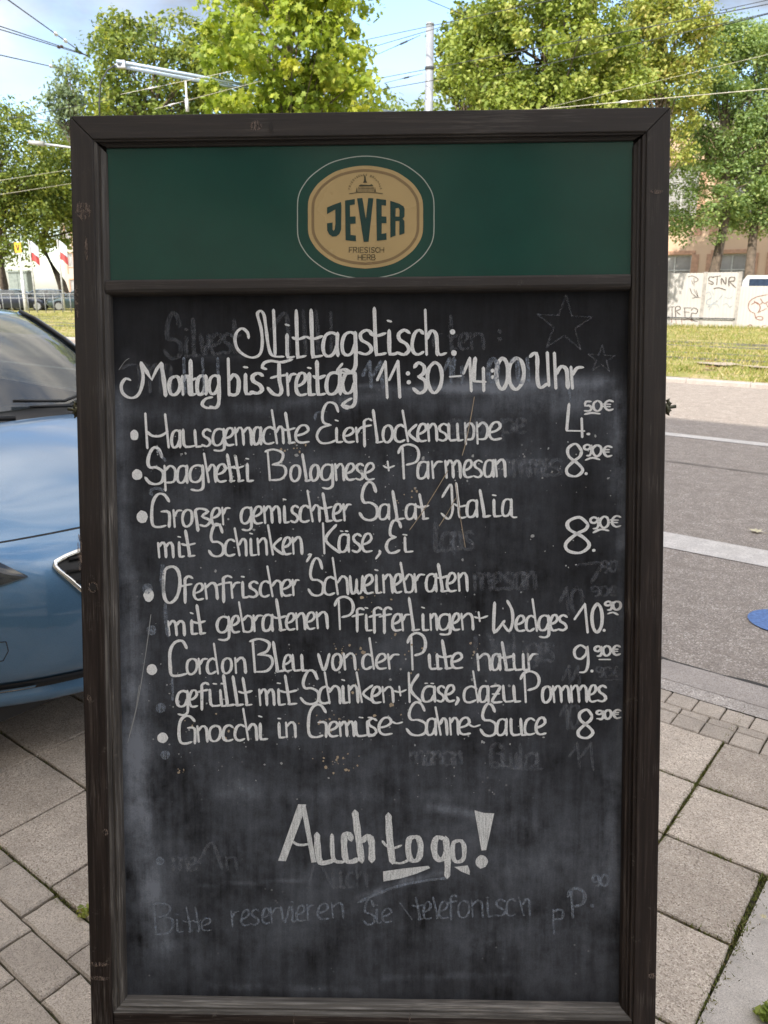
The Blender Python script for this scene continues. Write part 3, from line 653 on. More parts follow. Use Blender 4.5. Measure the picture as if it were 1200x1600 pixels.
def disc(mb, v, x, y, rx, ry=None, to=on_board):
    ry = ry or rx; n = 14; CNT[0] += 1; lf = .0006 + .00004 * (CNT[0] % 14)
    P_ = [vp(v, x + rx * math.cos(a) * random.uniform(.93, 1.07), y + ry * math.sin(a) * random.uniform(.93, 1.07)) for a in [2 * math.pi * i / n for i in range(n)]]
    mb.add([to(p[0], p[1], lf) for p in P_], [tuple(range(n))])
def line(mb, v, pts, w, **k): ribbon(mb, [vp(v, *p) for p in pts], w * (.84 if w < 8 else 1), on_board, **k)
def poly(mb, v, pts):
    CNT[0] += 1; lf = .0006 + .00004 * (CNT[0] % 14); mb.add([on_board(*vp(v, *p), lf) for p in pts], [tuple(range(len(pts)))])
def chalk_mat(name, c, solid, gs=900):
    m, t, b = newmat(name); v = coord(t)
    g = noise(t, v, gs, 3, .7); st = noise(t, coord(t, (900, 900, 60)), 1, 3)
    col = ramp(t, g, [(0.3, [x * .8 for x in c]), (0.6, c)]); t.links.new(col, b.inputs['Base Color'])
    b.inputs['Roughness'].default_value = .95; b.inputs['Specular IOR Level'].default_value = .1
    lo, hi = solid; a = ramp(t, math_(t, 'ADD', math_(t, 'MULTIPLY', g, .6), math_(t, 'MULTIPLY', st, .4)), [(0.38, lo), (0.56, hi)]); t.links.new(a, b.inputs['Alpha']); return m
M_chalk = chalk_mat('chalk', (0.93, 0.92, 0.91), (.82, 1.0)); M_chalk2 = chalk_mat('dry_chalk', (0.86, 0.86, 0.85), (.45, 1.0), 700)
M_ghost = chalk_mat('wiped_chalk', (0.40, 0.42, 0.47), (.0, .17), 130); M_ghost2 = chalk_mat('half_wiped_chalk', (0.34, 0.38, 0.45), (.10, .50), 130)
def finish(mb, label, m=None):
    if m in (M_ghost, M_ghost2): o = obj('chalk_writing', mb, m, board, kind='stuff'); o['label'] = label; return o
    cuts = sorted(set([0] + mb.cuts + [len(mb.f)]))
    for i, (a, b) in enumerate(zip(cuts[:-1], cuts[1:])):
        if b <= a: continue
        fs = mb.f[a:b]; used = sorted({k for f in fs for k in f}); ix = {k: j for j, k in enumerate(used)}
        w_ = MB().add([mb.v[k] for k in used], [tuple(ix[k] for k in f) for f in fs]); o = obj('chalk_word', w_, m or M_chalk, board); o['label'] = 'part of the ' + label
WT, WBd = 5.1, 4.1
# line 1
mb = MB()
line(mb, 'A', [(626, 205), (620, 178), (595, 160), (570, 178), (562, 215), (575, 258), (612, 288), (650, 296), (680, 278), (690, 225), (684, 160), (668, 100), (670, 84), (684, 78), (698, 98), (706, 150), (720, 250), (740, 288), (790, 292)], WT)
line(mb, 'A', [(742, 72), (747, 180), (750, 285)], WT)
word(mb, 'A', [('i', 790, 842), ('t', 832, 892), ('t', 898, 970), ('a', 975, 1044), ('g', 1064, 1128)], 297, 286, 188, 78, WT, 372)
line(mb, 'A', [(1128, 300), (1124, 350), (1092, 372), (1050, 362)], WT)
word(mb, 'B', [('s', 0, 62), ('t', 52, 122), ('i', 120, 178), ('s', 172, 228), ('c', 240, 290)], 268, 268, 160, 60, WT)
word(mb, 'B', [('h', 298, 352)], 270, 270, 163, 68, WT); line(mb, 'B', [(352, 255), (365, 270), (392, 262)], WT)
disc(mb, 'B', 420, 168, 12); disc(mb, 'B', 426, 262, 13)
finish(mb, 'title line Mittagstisch')
# line 2
mb = MB()
line(mb, 'A', [(72, 402), (50, 395), (30, 425), (36, 462), (66, 484), (98, 480), (120, 450), (132, 390), (122, 320)], 5.5)
line(mb, 'A', [(122, 320), (150, 365), (172, 400), (196, 350), (216, 322)], 6.4, smooth=False); line(mb, 'A', [(216, 322), (228, 400), (237, 476)], 6.8)
word(mb, 'A', [('o', 253, 305), ('n', 314, 350), ('t', 344, 378, 308), ('a', 384, 426), ('g', 440, 488)], 472, 468, 384, 308, 5.2, 536)
line(mb, 'A', [(470, 530), (430, 532), (408, 515), (425, 490), (455, 482)], 5.5)
word(mb, 'A', [('b', 530, 580), ('i', 596, 646), ('s', 636, 692)], 475, 462, 380, 302, 5.5)
line(mb, 'A', [(708, 350), (690, 343), (698, 322), (730, 312), (780, 318), (830, 305)], 6); line(mb, 'A', [(768, 322), (770, 400), (780, 450), (768, 472), (740, 465), (715, 438)], 6.4); line(mb, 'A', [(730, 392), (760, 384), (802, 378)], 5.5)
word(mb, 'A', [('r', 805, 846), ('e', 848, 896), ('i', 896, 940), ('t', 930, 984, 312), ('a', 990, 1056), ('g', 1066, 1126)], 474, 466, 372, 312, 5.5, 536)
line(mb, 'A', [(1090, 536), (1064, 520), (1088, 498), (1108, 488)], 5.5); line(mb, 'A', [(1112, 372), (1080, 350), (1040, 360), (1065, 325)], 5)
word(mb, 'B', [('1', 84, 132), ('1', 138, 188)], 462, 460, 380, 300, 5.5); disc(mb, 'B', 221, 353, 10); disc(mb, 'B', 225, 392, 10)
word(mb, 'B', [('3', 246, 302)], 442, 440, 375, 306, 5.5); word(mb, 'B', [('0', 308, 372)], 440, 440, 370, 302, 5.5)
line(mb, 'B', [(408, 368), (458, 364)], 5.6); word(mb, 'B', [('1', 468, 506), ('4', 515, 566)], 432, 430, 350, 285, 5.5); disc(mb, 'B', 598, 341, 9); disc(mb, 'B', 600, 370, 9)
word(mb, 'B', [('0', 615, 668), ('0', 670, 738)], 424, 424, 355, 282, 5.5)
word(mb, 'B', [('U', 765, 850), ('h', 874, 935), ('r', 948, 1003)], 418, 420, 322, 260, 5.5)
finish(mb, 'opening hours line Montag bis Freitag 11:30-14:00 Uhr')
# line 3
mb = MB(); disc(mb, 'C', 90, 180, 20, 25)
word(mb, 'C', [('H', 142, 252)], 240, 240, 160, 78, WBd + .5)
word(mb, 'C', [('a', 265, 305), ('u', 318, 408), ('s', 408, 448), ('g', 458, 512), ('e', 514, 556), ('m', 562, 640), ('a', 648, 684), ('c', 694, 744), ('h', 735, 784, 62), ('t', 780, 842, 74), ('e', 846, 908)], 238, 214, 158, 75, WBd, 262)
word(mb, 'C', [('E', 945, 1046)], 218, 218, 135, 28, WBd); word(mb, 'C', [('i', 1024, 1068), ('e', 1072, 1120), ('r', 1130, 1166)], 214, 212, 146, 60, WBd)
word(mb, 'D', [('f', 4, 60, 98, 243), ('l', 60, 108, 58), ('o', 110, 152), ('c', 162, 206), ('k', 198, 262, 60), ('e', 264, 304), ('n', 310, 350), ('s', 356, 398), ('u', 402, 466), ('p', 476, 516), ('p', 528, 576), ('e', 584, 636)], 206, 190, 130, 58, WBd, 226)
word(mb, 'D', [('4', 930, 1008)], 180, 180, 125, 30, WBd + .4); disc(mb, 'D', 1026, 166, 9, 6)
word(mb, 'D', [('5', 1008, 1042), ('0', 1048, 1085), ('€', 1092, 1136)], 66, 60, 44, 20, 3.8); line(mb, 'D', [(1010, 78), (1040, 72), (1078, 76)], 4.4)
finish(mb, 'menu line Hausgemachte Eierflockensuppe 4.50 euro')
# line 4
mb = MB(); disc(mb, 'C', 103, 365, 25, 26)
word(mb, 'C', [('S', 142, 224)], 410, 410, 330, 238, WBd + .4)
word(mb, 'C', [('p', 232, 284), ('a', 292, 338), ('g', 350, 414), ('h', 416, 466, 266), ('e', 474, 520), ('t', 510, 560, 270), ('t', 546, 602, 276), ('i', 606, 650)], 406, 394, 325, 266, WBd, 444)
word(mb, 'C', [('B', 704, 800)], 392, 392, 322, 246, WBd); word(mb, 'C', [('o', 822, 866), ('l', 872, 918, 268), ('o', 916, 954), ('g', 966, 1020), ('n', 1032, 1072), ('e', 1080, 1122), ('s', 1128, 1164), ('e', 1170, 1214)], 396, 388, 320, 268, WBd, 434)
line(mb, 'D', [(130, 288), (136, 330)], WBd); line(mb, 'D', [(112, 308), (132, 318), (160, 308)], WBd)
word(mb, 'D', [('P', 178, 270)], 366, 366, 290, 212, WBd); word(mb, 'D', [('a', 264, 312), ('r', 328, 374), ('m', 388, 456), ('e', 470, 508), ('s', 514, 552), ('a', 562, 604), ('n', 612, 656)], 366, 356, 290, 250, WBd)
word(mb, 'D', [('8', 925, 1000)], 354, 354, 290, 210, WBd + .4); disc(mb, 'D', 1016, 343, 7)
word(mb, 'D', [('9', 1006, 1040), ('0', 1044, 1084), ('€', 1088, 1130)], 262, 270, 235, 212, 3.8); line(mb, 'D', [(1014, 282), (1045, 272), (1076, 280)], 4.4)
finish(mb, 'menu line Spaghetti Bolognese + Parmesan 8.90 euro')
# line 5
mb = MB(); disc(mb, 'E', 127, 143, 26, 30)
word(mb, 'E', [('G', 172, 254)], 190, 190, 116, 34, WBd + .2); word(mb, 'E', [('r', 274, 312), ('o', 316, 362), ('ß', 378, 446), ('e', 452, 494), ('r', 502, 538)], 192, 178, 112, 60, WBd, 224)
word(mb, 'E', [('g', 590, 640), ('e', 648, 690), ('m', 698, 772), ('i', 782, 818), ('s', 824, 858), ('c', 866, 908), ('h', 902, 954, 20), ('t', 956, 1016, 32), ('e', 1022, 1062), ('r', 1070, 1106)], 176, 160, 98, 20, WBd, 206)
word(mb, 'D', [('S', 6, 82)], 550, 550, 470, 380, WBd); word(mb, 'D', [('a', 92, 138), ('l', 146, 204, 420), ('a', 212, 256), ('t', 256, 312, 434)], 548, 545, 480, 420, WBd)
line(mb, 'D', [(374, 448), (400, 405), (414, 392), (418, 450), (420, 510), (402, 545), (370, 520)], WBd); line(mb, 'D', [(436, 384), (446, 470), (452, 536), (480, 536)], WBd); line(mb, 'D', [(428, 478), (450, 490), (482, 484)], WBd)
word(mb, 'D', [('a', 484, 530), ('l', 536, 588, 416), ('i', 590, 640), ('a', 642, 684)], 538, 532, 462, 416, WBd); line(mb, 'D', [(680, 528), (692, 538), (706, 537)], WBd)
finish(mb, 'menu line Grosser gemischter Salat Italia')
# line 6
mb = MB()
word(mb, 'E', [('m', 202, 274), ('i', 290, 326), ('t', 312, 374, 206)], 335, 326, 266, 206, WBd)
word(mb, 'E', [('S', 440, 506)], 328, 328, 258, 175, WBd); word(mb, 'E', [('c', 514, 560), ('h', 560, 610, 196), ('i', 624, 666), ('n', 668, 712), ('k', 716, 782, 182), ('e', 786, 824), ('n', 832, 876)], 326, 316, 248, 190, WBd)
line(mb, 'E', [(906, 320), (918, 318), (898, 352)], 4.6)
word(mb, 'E', [('K', 974, 1036)], 314, 314, 245, 172, WBd); word(mb, 'E', [('ä', 1048, 1096), ('s', 1112, 1152), ('e', 1158, 1204)], 308, 306, 224, 190, WBd)
line(mb, 'F', [(94, 286), (96, 298), (78, 322)], 4.6); word(mb, 'F', [('E', 124, 190)], 297, 297, 228, 154, WBd); word(mb, 'F', [('i', 190, 246)], 292, 292, 226, 200, WBd)
word(mb, 'F', [('8', 920, 1030)], 296, 296, 215, 138, WBd + .6); disc(mb, 'F', 1050, 285, 8, 7)
word(mb, 'F', [('9', 1034, 1072), ('0', 1078, 1116), ('€', 1124, 1170)], 190, 180, 165, 138, 3.8); line(mb, 'F', [(1048, 206), (1080, 192), (1116, 197)], 4.4)
finish(mb, 'menu line mit Schinken, Kaese, Ei 8.90 euro')
# line 7
mb = MB(); disc(mb, 'E', 158, 510, 25, 31)
word(mb, 'E', [('O', 226, 304)], 546, 546, 460, 374, WBd + .3)
word(mb, 'E', [('f', 306, 362, 420, 560), ('e', 370, 414), ('n', 422, 480), ('f', 482, 546, 418, 565), ('r', 544, 584), ('i', 586, 626), ('s', 626, 668), ('c', 680, 722), ('h', 714, 776, 374), ('e', 780, 826), ('r', 832, 862)], 534, 510, 460, 400, WBd)
word(mb, 'E', [('S', 906, 974)], 512, 512, 436, 336, WBd); word(mb, 'E', [('c', 980, 1028), ('h', 1020, 1086, 334), ('w', 1100, 1160), ('e', 1166, 1208)], 508, 500, 424, 334, WBd)
word(mb, 'F', [('i', 68, 106), ('n', 110, 152), ('e', 158, 192), ('b', 188, 240, 340), ('r', 250, 294), ('a', 302, 348), ('t', 336, 402, 346), ('e', 396, 436), ('n', 446, 486)], 476, 466, 396, 340, WBd)
finish(mb, 'menu line Ofenfrischer Schweinebraten')
# line 8
mb = MB()
word(mb, 'G', [('m', 248, 326), ('i', 346, 388), ('t', 366, 422, 135)], 280, 268, 214, 135, WBd)
word(mb, 'G', [('g', 478, 534), ('e', 544, 582), ('b', 580, 640, 122), ('r', 648, 690), ('a', 692, 738), ('t', 738, 800, 108), ('e', 802, 842), ('n', 848, 890), ('e', 896, 936), ('n', 944, 996)], 268, 244, 192, 110, WBd, 302)
word(mb, 'G', [('P', 1030, 1116)], 250, 250, 180, 97, WBd); word(mb, 'G', [('f', 1112, 1166, 150, 285)], 240, 240, 180, 150, WBd)
word(mb, 'H', [('i', 24, 62), ('f', 48, 104, 140, 268), ('f', 94, 148, 140, 268), ('e', 152, 192), ('r', 194, 228), ('l', 220, 272, 98), ('i', 276, 316), ('n', 320, 352), ('g', 358, 410), ('e', 418, 452), ('n', 460, 512)], 244, 240, 172, 98, WBd, 264)
line(mb, 'H', [(536, 160), (542, 202)], WBd); line(mb, 'H', [(518, 182), (545, 188), (576, 178)], WBd)
word(mb, 'H', [('W', 604, 690)], 246, 246, 180, 110, WBd + .3); word(mb, 'H', [('e', 702, 742), ('d', 748, 794, 102), ('g', 804, 850), ('e', 856, 890), ('s', 892, 930)], 246, 242, 178, 102, WBd, 276)
word(mb, 'H', [('1', 964, 1026), ('0', 1042, 1088)], 252, 250, 190, 124, WBd + .5); disc(mb, 'H', 1096, 242, 7)
word(mb, 'H', [('9', 1100, 1132), ('0', 1136, 1170)], 152, 150, 132, 114, 3.8); line(mb, 'H', [(1114, 168), (1135, 162), (1158, 172)], 4.2)
finish(mb, 'menu line mit gebratenen Pfifferlingen + Wedges 10.90')
# line 9
mb = MB(); disc(mb, 'G', 172, 438, 25, 26)
word(mb, 'G', [('C', 254, 336)], 466, 466, 390, 304, WBd + .2); word(mb, 'G', [('o', 336, 384), ('r', 392, 432), ('d', 432, 482, 316), ('o', 502, 546), ('n', 562, 612)], 460, 454, 388, 316, WBd)
word(mb, 'G', [('B', 632, 738)], 450, 450, 372, 294, WBd); word(mb, 'G', [('l', 734, 792, 308), ('e', 790, 826), ('u', 832, 900)], 448, 442, 374, 308, WBd)
word(mb, 'G', [('v', 952, 1004), ('o', 1018, 1060), ('n', 1072, 1126)], 442, 438, 366, 300, WBd)
word(mb, 'H', [('d', 18, 68, 276), ('e', 80, 124), ('r', 132, 180)], 414, 414, 348, 276, WBd)
word(mb, 'H', [('P', 220, 300)], 418, 418, 340, 254, WBd); word(mb, 'H', [('u', 316, 372), ('t', 356, 418, 286), ('e', 416, 464)], 416, 410, 350, 286, WBd)
word(mb, 'H', [('n', 530, 590), ('a', 596, 632), ('t', 620, 692, 294), ('u', 692, 760), ('r', 756, 800)], 420, 418, 348, 294, WBd)
word(mb, 'H', [('9', 962, 1026)], 430, 430, 370, 308, WBd); disc(mb, 'H', 1042, 424, 7)
word(mb, 'H', [('9', 1054, 1086), ('0', 1092, 1126), ('€', 1130, 1168)], 358, 352, 336, 314, 3.8); line(mb, 'H', [(1074, 372), (1124, 372)], 4.2)
finish(mb, 'menu line Cordon Bleu von der Pute natur 9.90 euro')
# line 10
mb = MB()
word(mb, 'G', [('g', 290, 342), ('e', 348, 386), ('f', 384, 438, 500, 648), ('ü', 444, 524), ('l', 500, 560, 464), ('l', 546, 600, 470), ('t', 580, 640, 476)], 614, 604, 538, 470, WBd, 652)
word(mb, 'G', [('m', 676, 746), ('i', 752, 800), ('t', 774, 850, 466)], 606, 600, 532, 466, WBd)
word(mb, 'G', [('S', 870, 952)], 600, 600, 524, 442, WBd); word(mb, 'G', [('c', 956, 1006), ('h', 982, 1050, 450), ('i', 1056, 1096), ('n', 1094, 1138), ('k', 1132, 1212, 450)], 598, 590, 518, 450, WBd)
word(mb, 'H', [('e', 60, 100), ('n', 108, 156)], 566, 564, 496, 440, WBd); line(mb, 'H', [(182, 492), (188, 534)], WBd); line(mb, 'H', [(160, 512), (186, 518), (212, 508)], WBd)
word(mb, 'H', [('K', 224, 268)], 562, 562, 500, 432, WBd); word(mb, 'H', [('ä', 286, 342), ('s', 352, 384), ('e', 390, 428)], 562, 558, 492, 460, WBd); line(mb, 'H', [(440, 540), (446, 552), (434, 574)], 4.8)
word(mb, 'H', [('d', 470, 538, 424), ('a', 540, 580), ('z', 592, 640), ('u', 646, 722)], 564, 560, 492, 424, WBd)
word(mb, 'H', [('P', 724, 806)], 564, 564, 496, 424, WBd); word(mb, 'H', [('o', 820, 860), ('m', 868, 942), ('m', 948, 1020), ('e', 1028, 1062), ('s', 1068, 1106)], 564, 560, 492, 440, WBd)
finish(mb, 'menu line gefuellt mit Schinken + Kaese, dazu Pommes')
# line 11
mb = MB(); disc(mb, 'G', 222, 758, 26, 24)
word(mb, 'G', [('G', 300, 374)], 784, 784, 710, 655, WBd); word(mb, 'G', [('n', 386, 432), ('o', 442, 494), ('c', 506, 552), ('c', 562, 606), ('h', 600, 660, 622), ('i', 664, 716)], 778, 764, 704, 622, WBd)
word(mb, 'G', [('i', 756, 798), ('n', 800, 846)], 758, 754, 688, 640, WBd)
word(mb, 'G', [('G', 906, 988)], 754, 754, 684, 602, WBd); word(mb, 'G', [('e', 1000, 1044), ('m', 1052, 1120), ('ü', 1126, 1216)], 752, 748, 684, 640, WBd)
word(mb, 'H', [('s', 40, 82), ('e', 92, 150)], 710, 706, 636, 600, WBd); line(mb, 'H', [(148, 648), (170, 658), (196, 652)], WBd)
word(mb, 'H', [('S', 214, 300)], 710, 710, 640, 563, WBd); word(mb, 'H', [('a', 304, 346), ('h', 344, 390, 584), ('n', 408, 446), ('e', 448, 498)], 710, 706, 636, 584, WBd); line(mb, 'H', [(494, 662), (515, 672), (542, 664)], WBd)
word(mb, 'H', [('S', 545, 612)], 713, 713, 642, 570, WBd); word(mb, 'H', [('a', 618, 662), ('u', 680, 752), ('c', 742, 786), ('e', 792, 836)], 711, 706, 638, 600, WBd)
word(mb, 'H', [('8', 978, 1046)], 722, 722, 664, 596, WBd + .4)
word(mb, 'H', [('9', 1062, 1092), ('0', 1098, 1128), ('€', 1132, 1170)], 640, 634, 618, 600, 3.8); line(mb, 'H', [(1064, 636), (1100, 634)], 4)
finish(mb, 'menu line Gnocchi in Gemuese-Sahne-Sauce 8.90 euro')
# big footer
mb = MB()
poly(mb, 'I', [(858, 289), (896, 290), (882, 335), (800, 556), (764, 554)]); poly(mb, 'I', [(872, 330), (892, 291), (902, 340), (942, 560), (920, 563), (880, 345)])
line(mb, 'I', [(832, 462), (850, 476), (880, 480), (918, 472)], 5.5)
line(mb, 'I', [(946, 428), (950, 500), (962, 560), (1000, 560), (1020, 552)], 8.5); line(mb, 'I', [(1016, 432), (1024, 545), (1070, 560)], 7)
line(mb, 'I', [(1106, 455), (1098, 430), (1076, 432), (1074, 500), (1084, 552), (1110, 558), (1138, 546)], 8.5)
line(mb, 'I', [(1124, 324), (1138, 430), (1156, 556)], 9); line(mb, 'J', [(18, 440), (40, 418), (58, 440), (60, 528)], 9)
line(mb, 'J', [(134, 322), (140, 430), (152, 534)], 9); line(mb, 'J', [(152, 534), (190, 538), (224, 524)], 5.5); line(mb, 'J', [(108, 440), (128, 462), (160, 470), (192, 458)], 5)
line(mb, 'J', [(250, 420), (228, 430), (222, 470), (230, 515), (252, 528), (272, 510), (278, 460), (266, 425), (248, 420)], 8)
line(mb, 'J', [(382, 428), (352, 424), (338, 455), (342, 500), (360, 522), (384, 512), (394, 480)], 8.5); line(mb, 'J', [(390, 425), (398, 520), (396, 598)], 8.5)
line(mb, 'J', [(448, 438), (426, 446), (420, 485), (428, 525), (450, 532), (470, 515), (472, 465), (460, 440), (444, 438)], 7.5)
poly(mb, 'J', [(518, 302), (560, 314), (606, 316), (588, 400), (570, 480), (549, 482), (535, 400)]); disc(mb, 'J', 550, 532, 27, 30)
poly(mb, 'J', [(110, 575), (200, 562), (312, 550), (320, 560), (260, 585), (190, 606), (112, 620)]); poly(mb, 'J', [(428, 555), (488, 548), (498, 574), (496, 590), (460, 576)])
finish(mb, 'large footer Auch to go! with chalk underlines', M_chalk2)
# wiped ghosts of earlier writing
mb = MB()
gh = lambda v, ch, b0, b1, xt, top, w=5.5, desc=None: word(mb, v, ch, b0, b1, xt, top, w, desc)
gh('A', [('S', 232, 306)], 300, 300, 210, 90, 6.5); gh('A', [('i', 325, 355), ('l', 360, 400, 115), ('v', 402, 440), ('e', 448, 500), ('s', 505, 545), ('t', 545, 590, 120)], 292, 270, 200, 115, 6)
gh('A', [('h', 1010, 1050, 85)], 290, 290, 200, 85); 
for x in (880, 940): line(mb, 'A', [(x, 78), (x + 10, 190), (x + 12, 290)], 6)
line(mb, 'A', [(730, 170), (800, 90), (815, 280)], 7)
gh('A', [('M', 0, 0)], 0, 0, 0, 0) if False else None
for x0, x1 in ((30, 110), (120, 160), (170, 210), (230, 260)): line(mb, 'A', [(x0, 350), ((x0 + x1) / 2, 330), (x1, 350), (x1 + 5, 460)], 6)
gh('D', [('s', 400, 440), ('u', 450, 500), ('p', 520, 560), ('p', 640, 690), ('e', 700, 745)], 165, 160, 105, 70, 6.5, 200)
gh('D', [('o', 640, 680), ('m', 690, 760), ('m', 765, 820), ('e', 825, 850), ('s', 855, 905)], 355, 350, 285, 250, 7)
gh('F', [('m', 515, 590), ('e', 600, 640), ('s', 650, 690), ('a', 700, 740), ('n', 750, 790)], 462, 455, 390, 340, 6.5)
gh('F', [('l', 340, 365, 165), ('a', 370, 420), ('p', 425, 460), ('s', 470, 510)], 290, 280, 210, 165, 7)
gh('F', [('7', 975, 1080)], 430, 430, 390, 345, 6); gh('F', [('9', 1085, 1115), ('0', 1120, 1155)], 385, 380, 360, 335, 5)
gh('H', [('1', 900, 940), ('0', 950, 1000)], 170, 170, 110, 50, 6); gh('H', [('9', 1040, 1075), ('0', 1080, 1115), ('€', 1120, 1150)], 90, 88, 70, 45, 3.8)
gh('H', [('W', 520, 600), ('e', 610, 650), ('d', 660, 700), ('g', 750, 800), ('e', 810, 840), ('s', 845, 870)], 390, 380, 310, 260, 6, 410)
gh('H', [('1', 910, 950), ('1', 955, 990)], 520, 520, 460, 400, 6); gh('H', [('9', 1060, 1090), ('0', 1095, 1130), ('€', 1135, 1160)], 450, 448, 430, 405, 3.8); line(mb, 'H', [(1060, 465), (1165, 462)], 3)
gh('H', [('1', 900, 935), ('0', 940, 985)], 680, 680, 620, 570, 6)
gh('J', [('m', 230, 290), ('a', 300, 330), ('n', 335, 370), ('a', 380, 420), ('n', 430, 460)], 100, 100, 40, 0, 5.5); gh('J', [('G', 590, 640), ('l', 640, 670, 10), ('u', 680, 720), ('l', 720, 740, 5), ('a', 745, 800)], 112, 110, 50, 5, 5.5); line(mb, 'J', [(600, 85), (700, 118), (825, 118)], 4)
gh('J', [('1', 940, 990), ('1', 995, 1050)], 120, 120, 60, 0, 6)
gh('I', [('A', 0, 0)], 0, 0, 0, 0) if False else None
line(mb, 'I', [(905, 690), (945, 560), (1020, 680)], 5); gh('I', [('u', 1020, 1080), ('c', 1085, 1120), ('h', 1130, 1180, 560)], 680, 675, 610, 560, 5)
line(mb, 'I', [(380, 590), (450, 470), (500, 590)], 6); gh('I', [('m', 270, 340), ('e', 345, 380), ('n', 520, 570)], 600, 595, 540, 500, 5)
# five-point star outlines, top right
def star(cx, cy, r, wdt, v='B'):
    P_ = [(cx + (r if i % 2 == 0 else r * .38) * math.sin(math.pi * i / 5 + .05), cy - (r if i % 2 == 0 else r * .38) * math.cos(math.pi * i / 5 + .05)) for i in range(11)]
    for a, b_ in zip(P_[:-1], P_[1:]): line(mb, v, [a, b_], wdt)
star(920, 135, 130, 4.2); star(1085, 290, 62, 3.6)
gh('B', [('r', 330, 370), ('t', 400, 440, 95), ('e', 450, 490), ('n', 500, 560)], 245, 245, 175, 95, 5); disc(mb, 'B', 630, 165, 10); disc(mb, 'B', 630, 200, 10)
o = finish(mb, 'faint wiped traces of older writing and two star outlines', M_ghost)
mb = MB()
gh('B', [('1', 20, 60), ('1', 65, 110)], 415, 415, 360, 300, 6.5); gh('B', [('1', 380, 415), ('4', 420, 470), ('0', 580, 620), ('U', 680, 760)], 395, 395, 340, 285, 6.5)
for x in (262, 350, 420): line(mb, 'A', [(x + 60, 300), (x + 66, 460)], 6.5)
gh('I', [('B', 170, 272)], 900, 900, 820, 752, 3.6); gh('I', [('i', 278, 320), ('t', 320, 365, 770), ('t', 365, 400, 770), ('e', 405, 450)], 888, 880, 830, 770, 3)
gh('I', [('r', 545, 580), ('e', 592, 630), ('s', 635, 675), ('e', 690, 725), ('r', 730, 775), ('v', 775, 815), ('i', 820, 850), ('e', 850, 890), ('r', 900, 930), ('e', 950, 1000), ('n', 1015, 1070)], 862, 820, 790, 740, 3.4)
gh('J', [('S', 22, 70)], 812, 812, 760, 700, 3.2); gh('J', [('i', 70, 105), ('e', 105, 150)], 805, 800, 745, 700, 3.2)
gh('J', [('t', 240, 290, 690), ('e', 290, 325), ('l', 330, 355, 690), ('e', 360, 400), ('f', 395, 440, 680, 800), ('o', 445, 495), ('n', 505, 555), ('i', 565, 600), ('s', 610, 655), ('c', 660, 700), ('h', 715, 760, 690)], 790, 770, 715, 690, 3.2)
line(mb, 'J', [(185, 715), (240, 790)], 3); gh('J', [('p', 868, 915)], 790, 790, 745, 740, 4, 860); gh('J', [('P', 935, 1010)], 780, 780, 720, 650, 5); disc(mb, 'J', 1042, 728, 9); gh('J', [('9', 1045, 1075), ('0', 1080, 1115)], 640, 638, 620, 590, 4)
for v, x, y, r in (('E', 152, 478, 25), ('G', 170, 255, 24), ('G', 213, 618, 24), ('I', 235, 58, 22), ('I', 210, 555, 20)): disc(mb, v, x, y, r)
line(mb, 'C', [(935, 108), (945, 75), (990, 70)], 4.5); line(mb, 'C', [(200, 250), (235, 300)], 6); line(mb, 'E', [(175, 40), (165, 20), (200, 8), (225, 20)], 6)
line(mb, 'E', [(222, 365), (220, 440), (228, 500)], 7); line(mb, 'G', [(235, 130), (240, 230), (250, 280)], 6); line(mb, 'G', [(268, 480), (270, 580)], 6)
line(mb, 'J', [(400, 606), (340, 610), (260, 622), (180, 640), (90, 672), (0, 712)], 6)
line(mb, 'D', [(940, -30), (945, 20)], 5)
finish(mb, 'half wiped chalk traces of a reservation note', M_ghost2)
# flecks of dirt and paint, scratches
mb = MB(); mt = MB()
def fleck(M_, px, py, r):
    n = 6; lf = .0004 + random.random() * .0004; M_.add([on_board(px + r * math.cos(a) * random.uniform(.5, 1.3), py + r * math.sin(a) * random.uniform(.5, 1.3), lf) for a in [2 * math.pi * i / n + .3 for i in range(n)]], [tuple(range(n))])
for _ in range(420):
    z_ = random.random()
    if z_ < .42: px, py = random.uniform(235, 960), random.gauss(725, 28)
    elif z_ < .6: px, py = random.uniform(250, 900), random.gauss(860, 40)
    else: px, py = random.uniform(220, 850), random.gauss(1110, 75)
    fleck(mb, px, py, abs(random.gauss(0, .9)) + .35)
for cx, cy, s, n in ((530, 1190, 20, 22), (545, 1020, 18, 18), (600, 940, 22, 10), (280, 1203, 6, 6), (460, 700, 10, 8), (515, 1130, 18, 14), (330, 1128, 22, 9), (640, 1010, 20, 8), (575, 1100, 30, 10), (640, 770, 14, 7), (740, 1010, 14, 5)):
    for _ in range(n): fleck(mt, random.gauss(cx, s), random.gauss(cy, s * .6), abs(random.gauss(0, 1.3)) + .6)
for P_ in ([(741, 620), (736, 650), (728, 690), (722, 712)], [(700, 735), (682, 765), (660, 800), (640, 828)], [(712, 755), (718, 800), (727, 855)], [(712, 778), (700, 800), (686, 822)]): ribbon(mt, P_, 1.0, on_board, lift0=.0012)
ribbon(mb, [(236, 960), (228, 1020), (215, 1100), (200, 1160)], .9, on_board); ribbon(mb, [(218, 1070), (212, 1110), (202, 1150)], .8, on_board); ribbon(mb, [(202, 560), (195, 565), (186, 578)], .9, on_board)
obj('paint_flecks', mb, simple('pale_fleck', (0.36, 0.36, 0.36), .9), board, kind='stuff'); obj('paint_flecks', mt, simple('tan_fleck', (0.42, 0.33, 0.23), .9), board, kind='stuff')

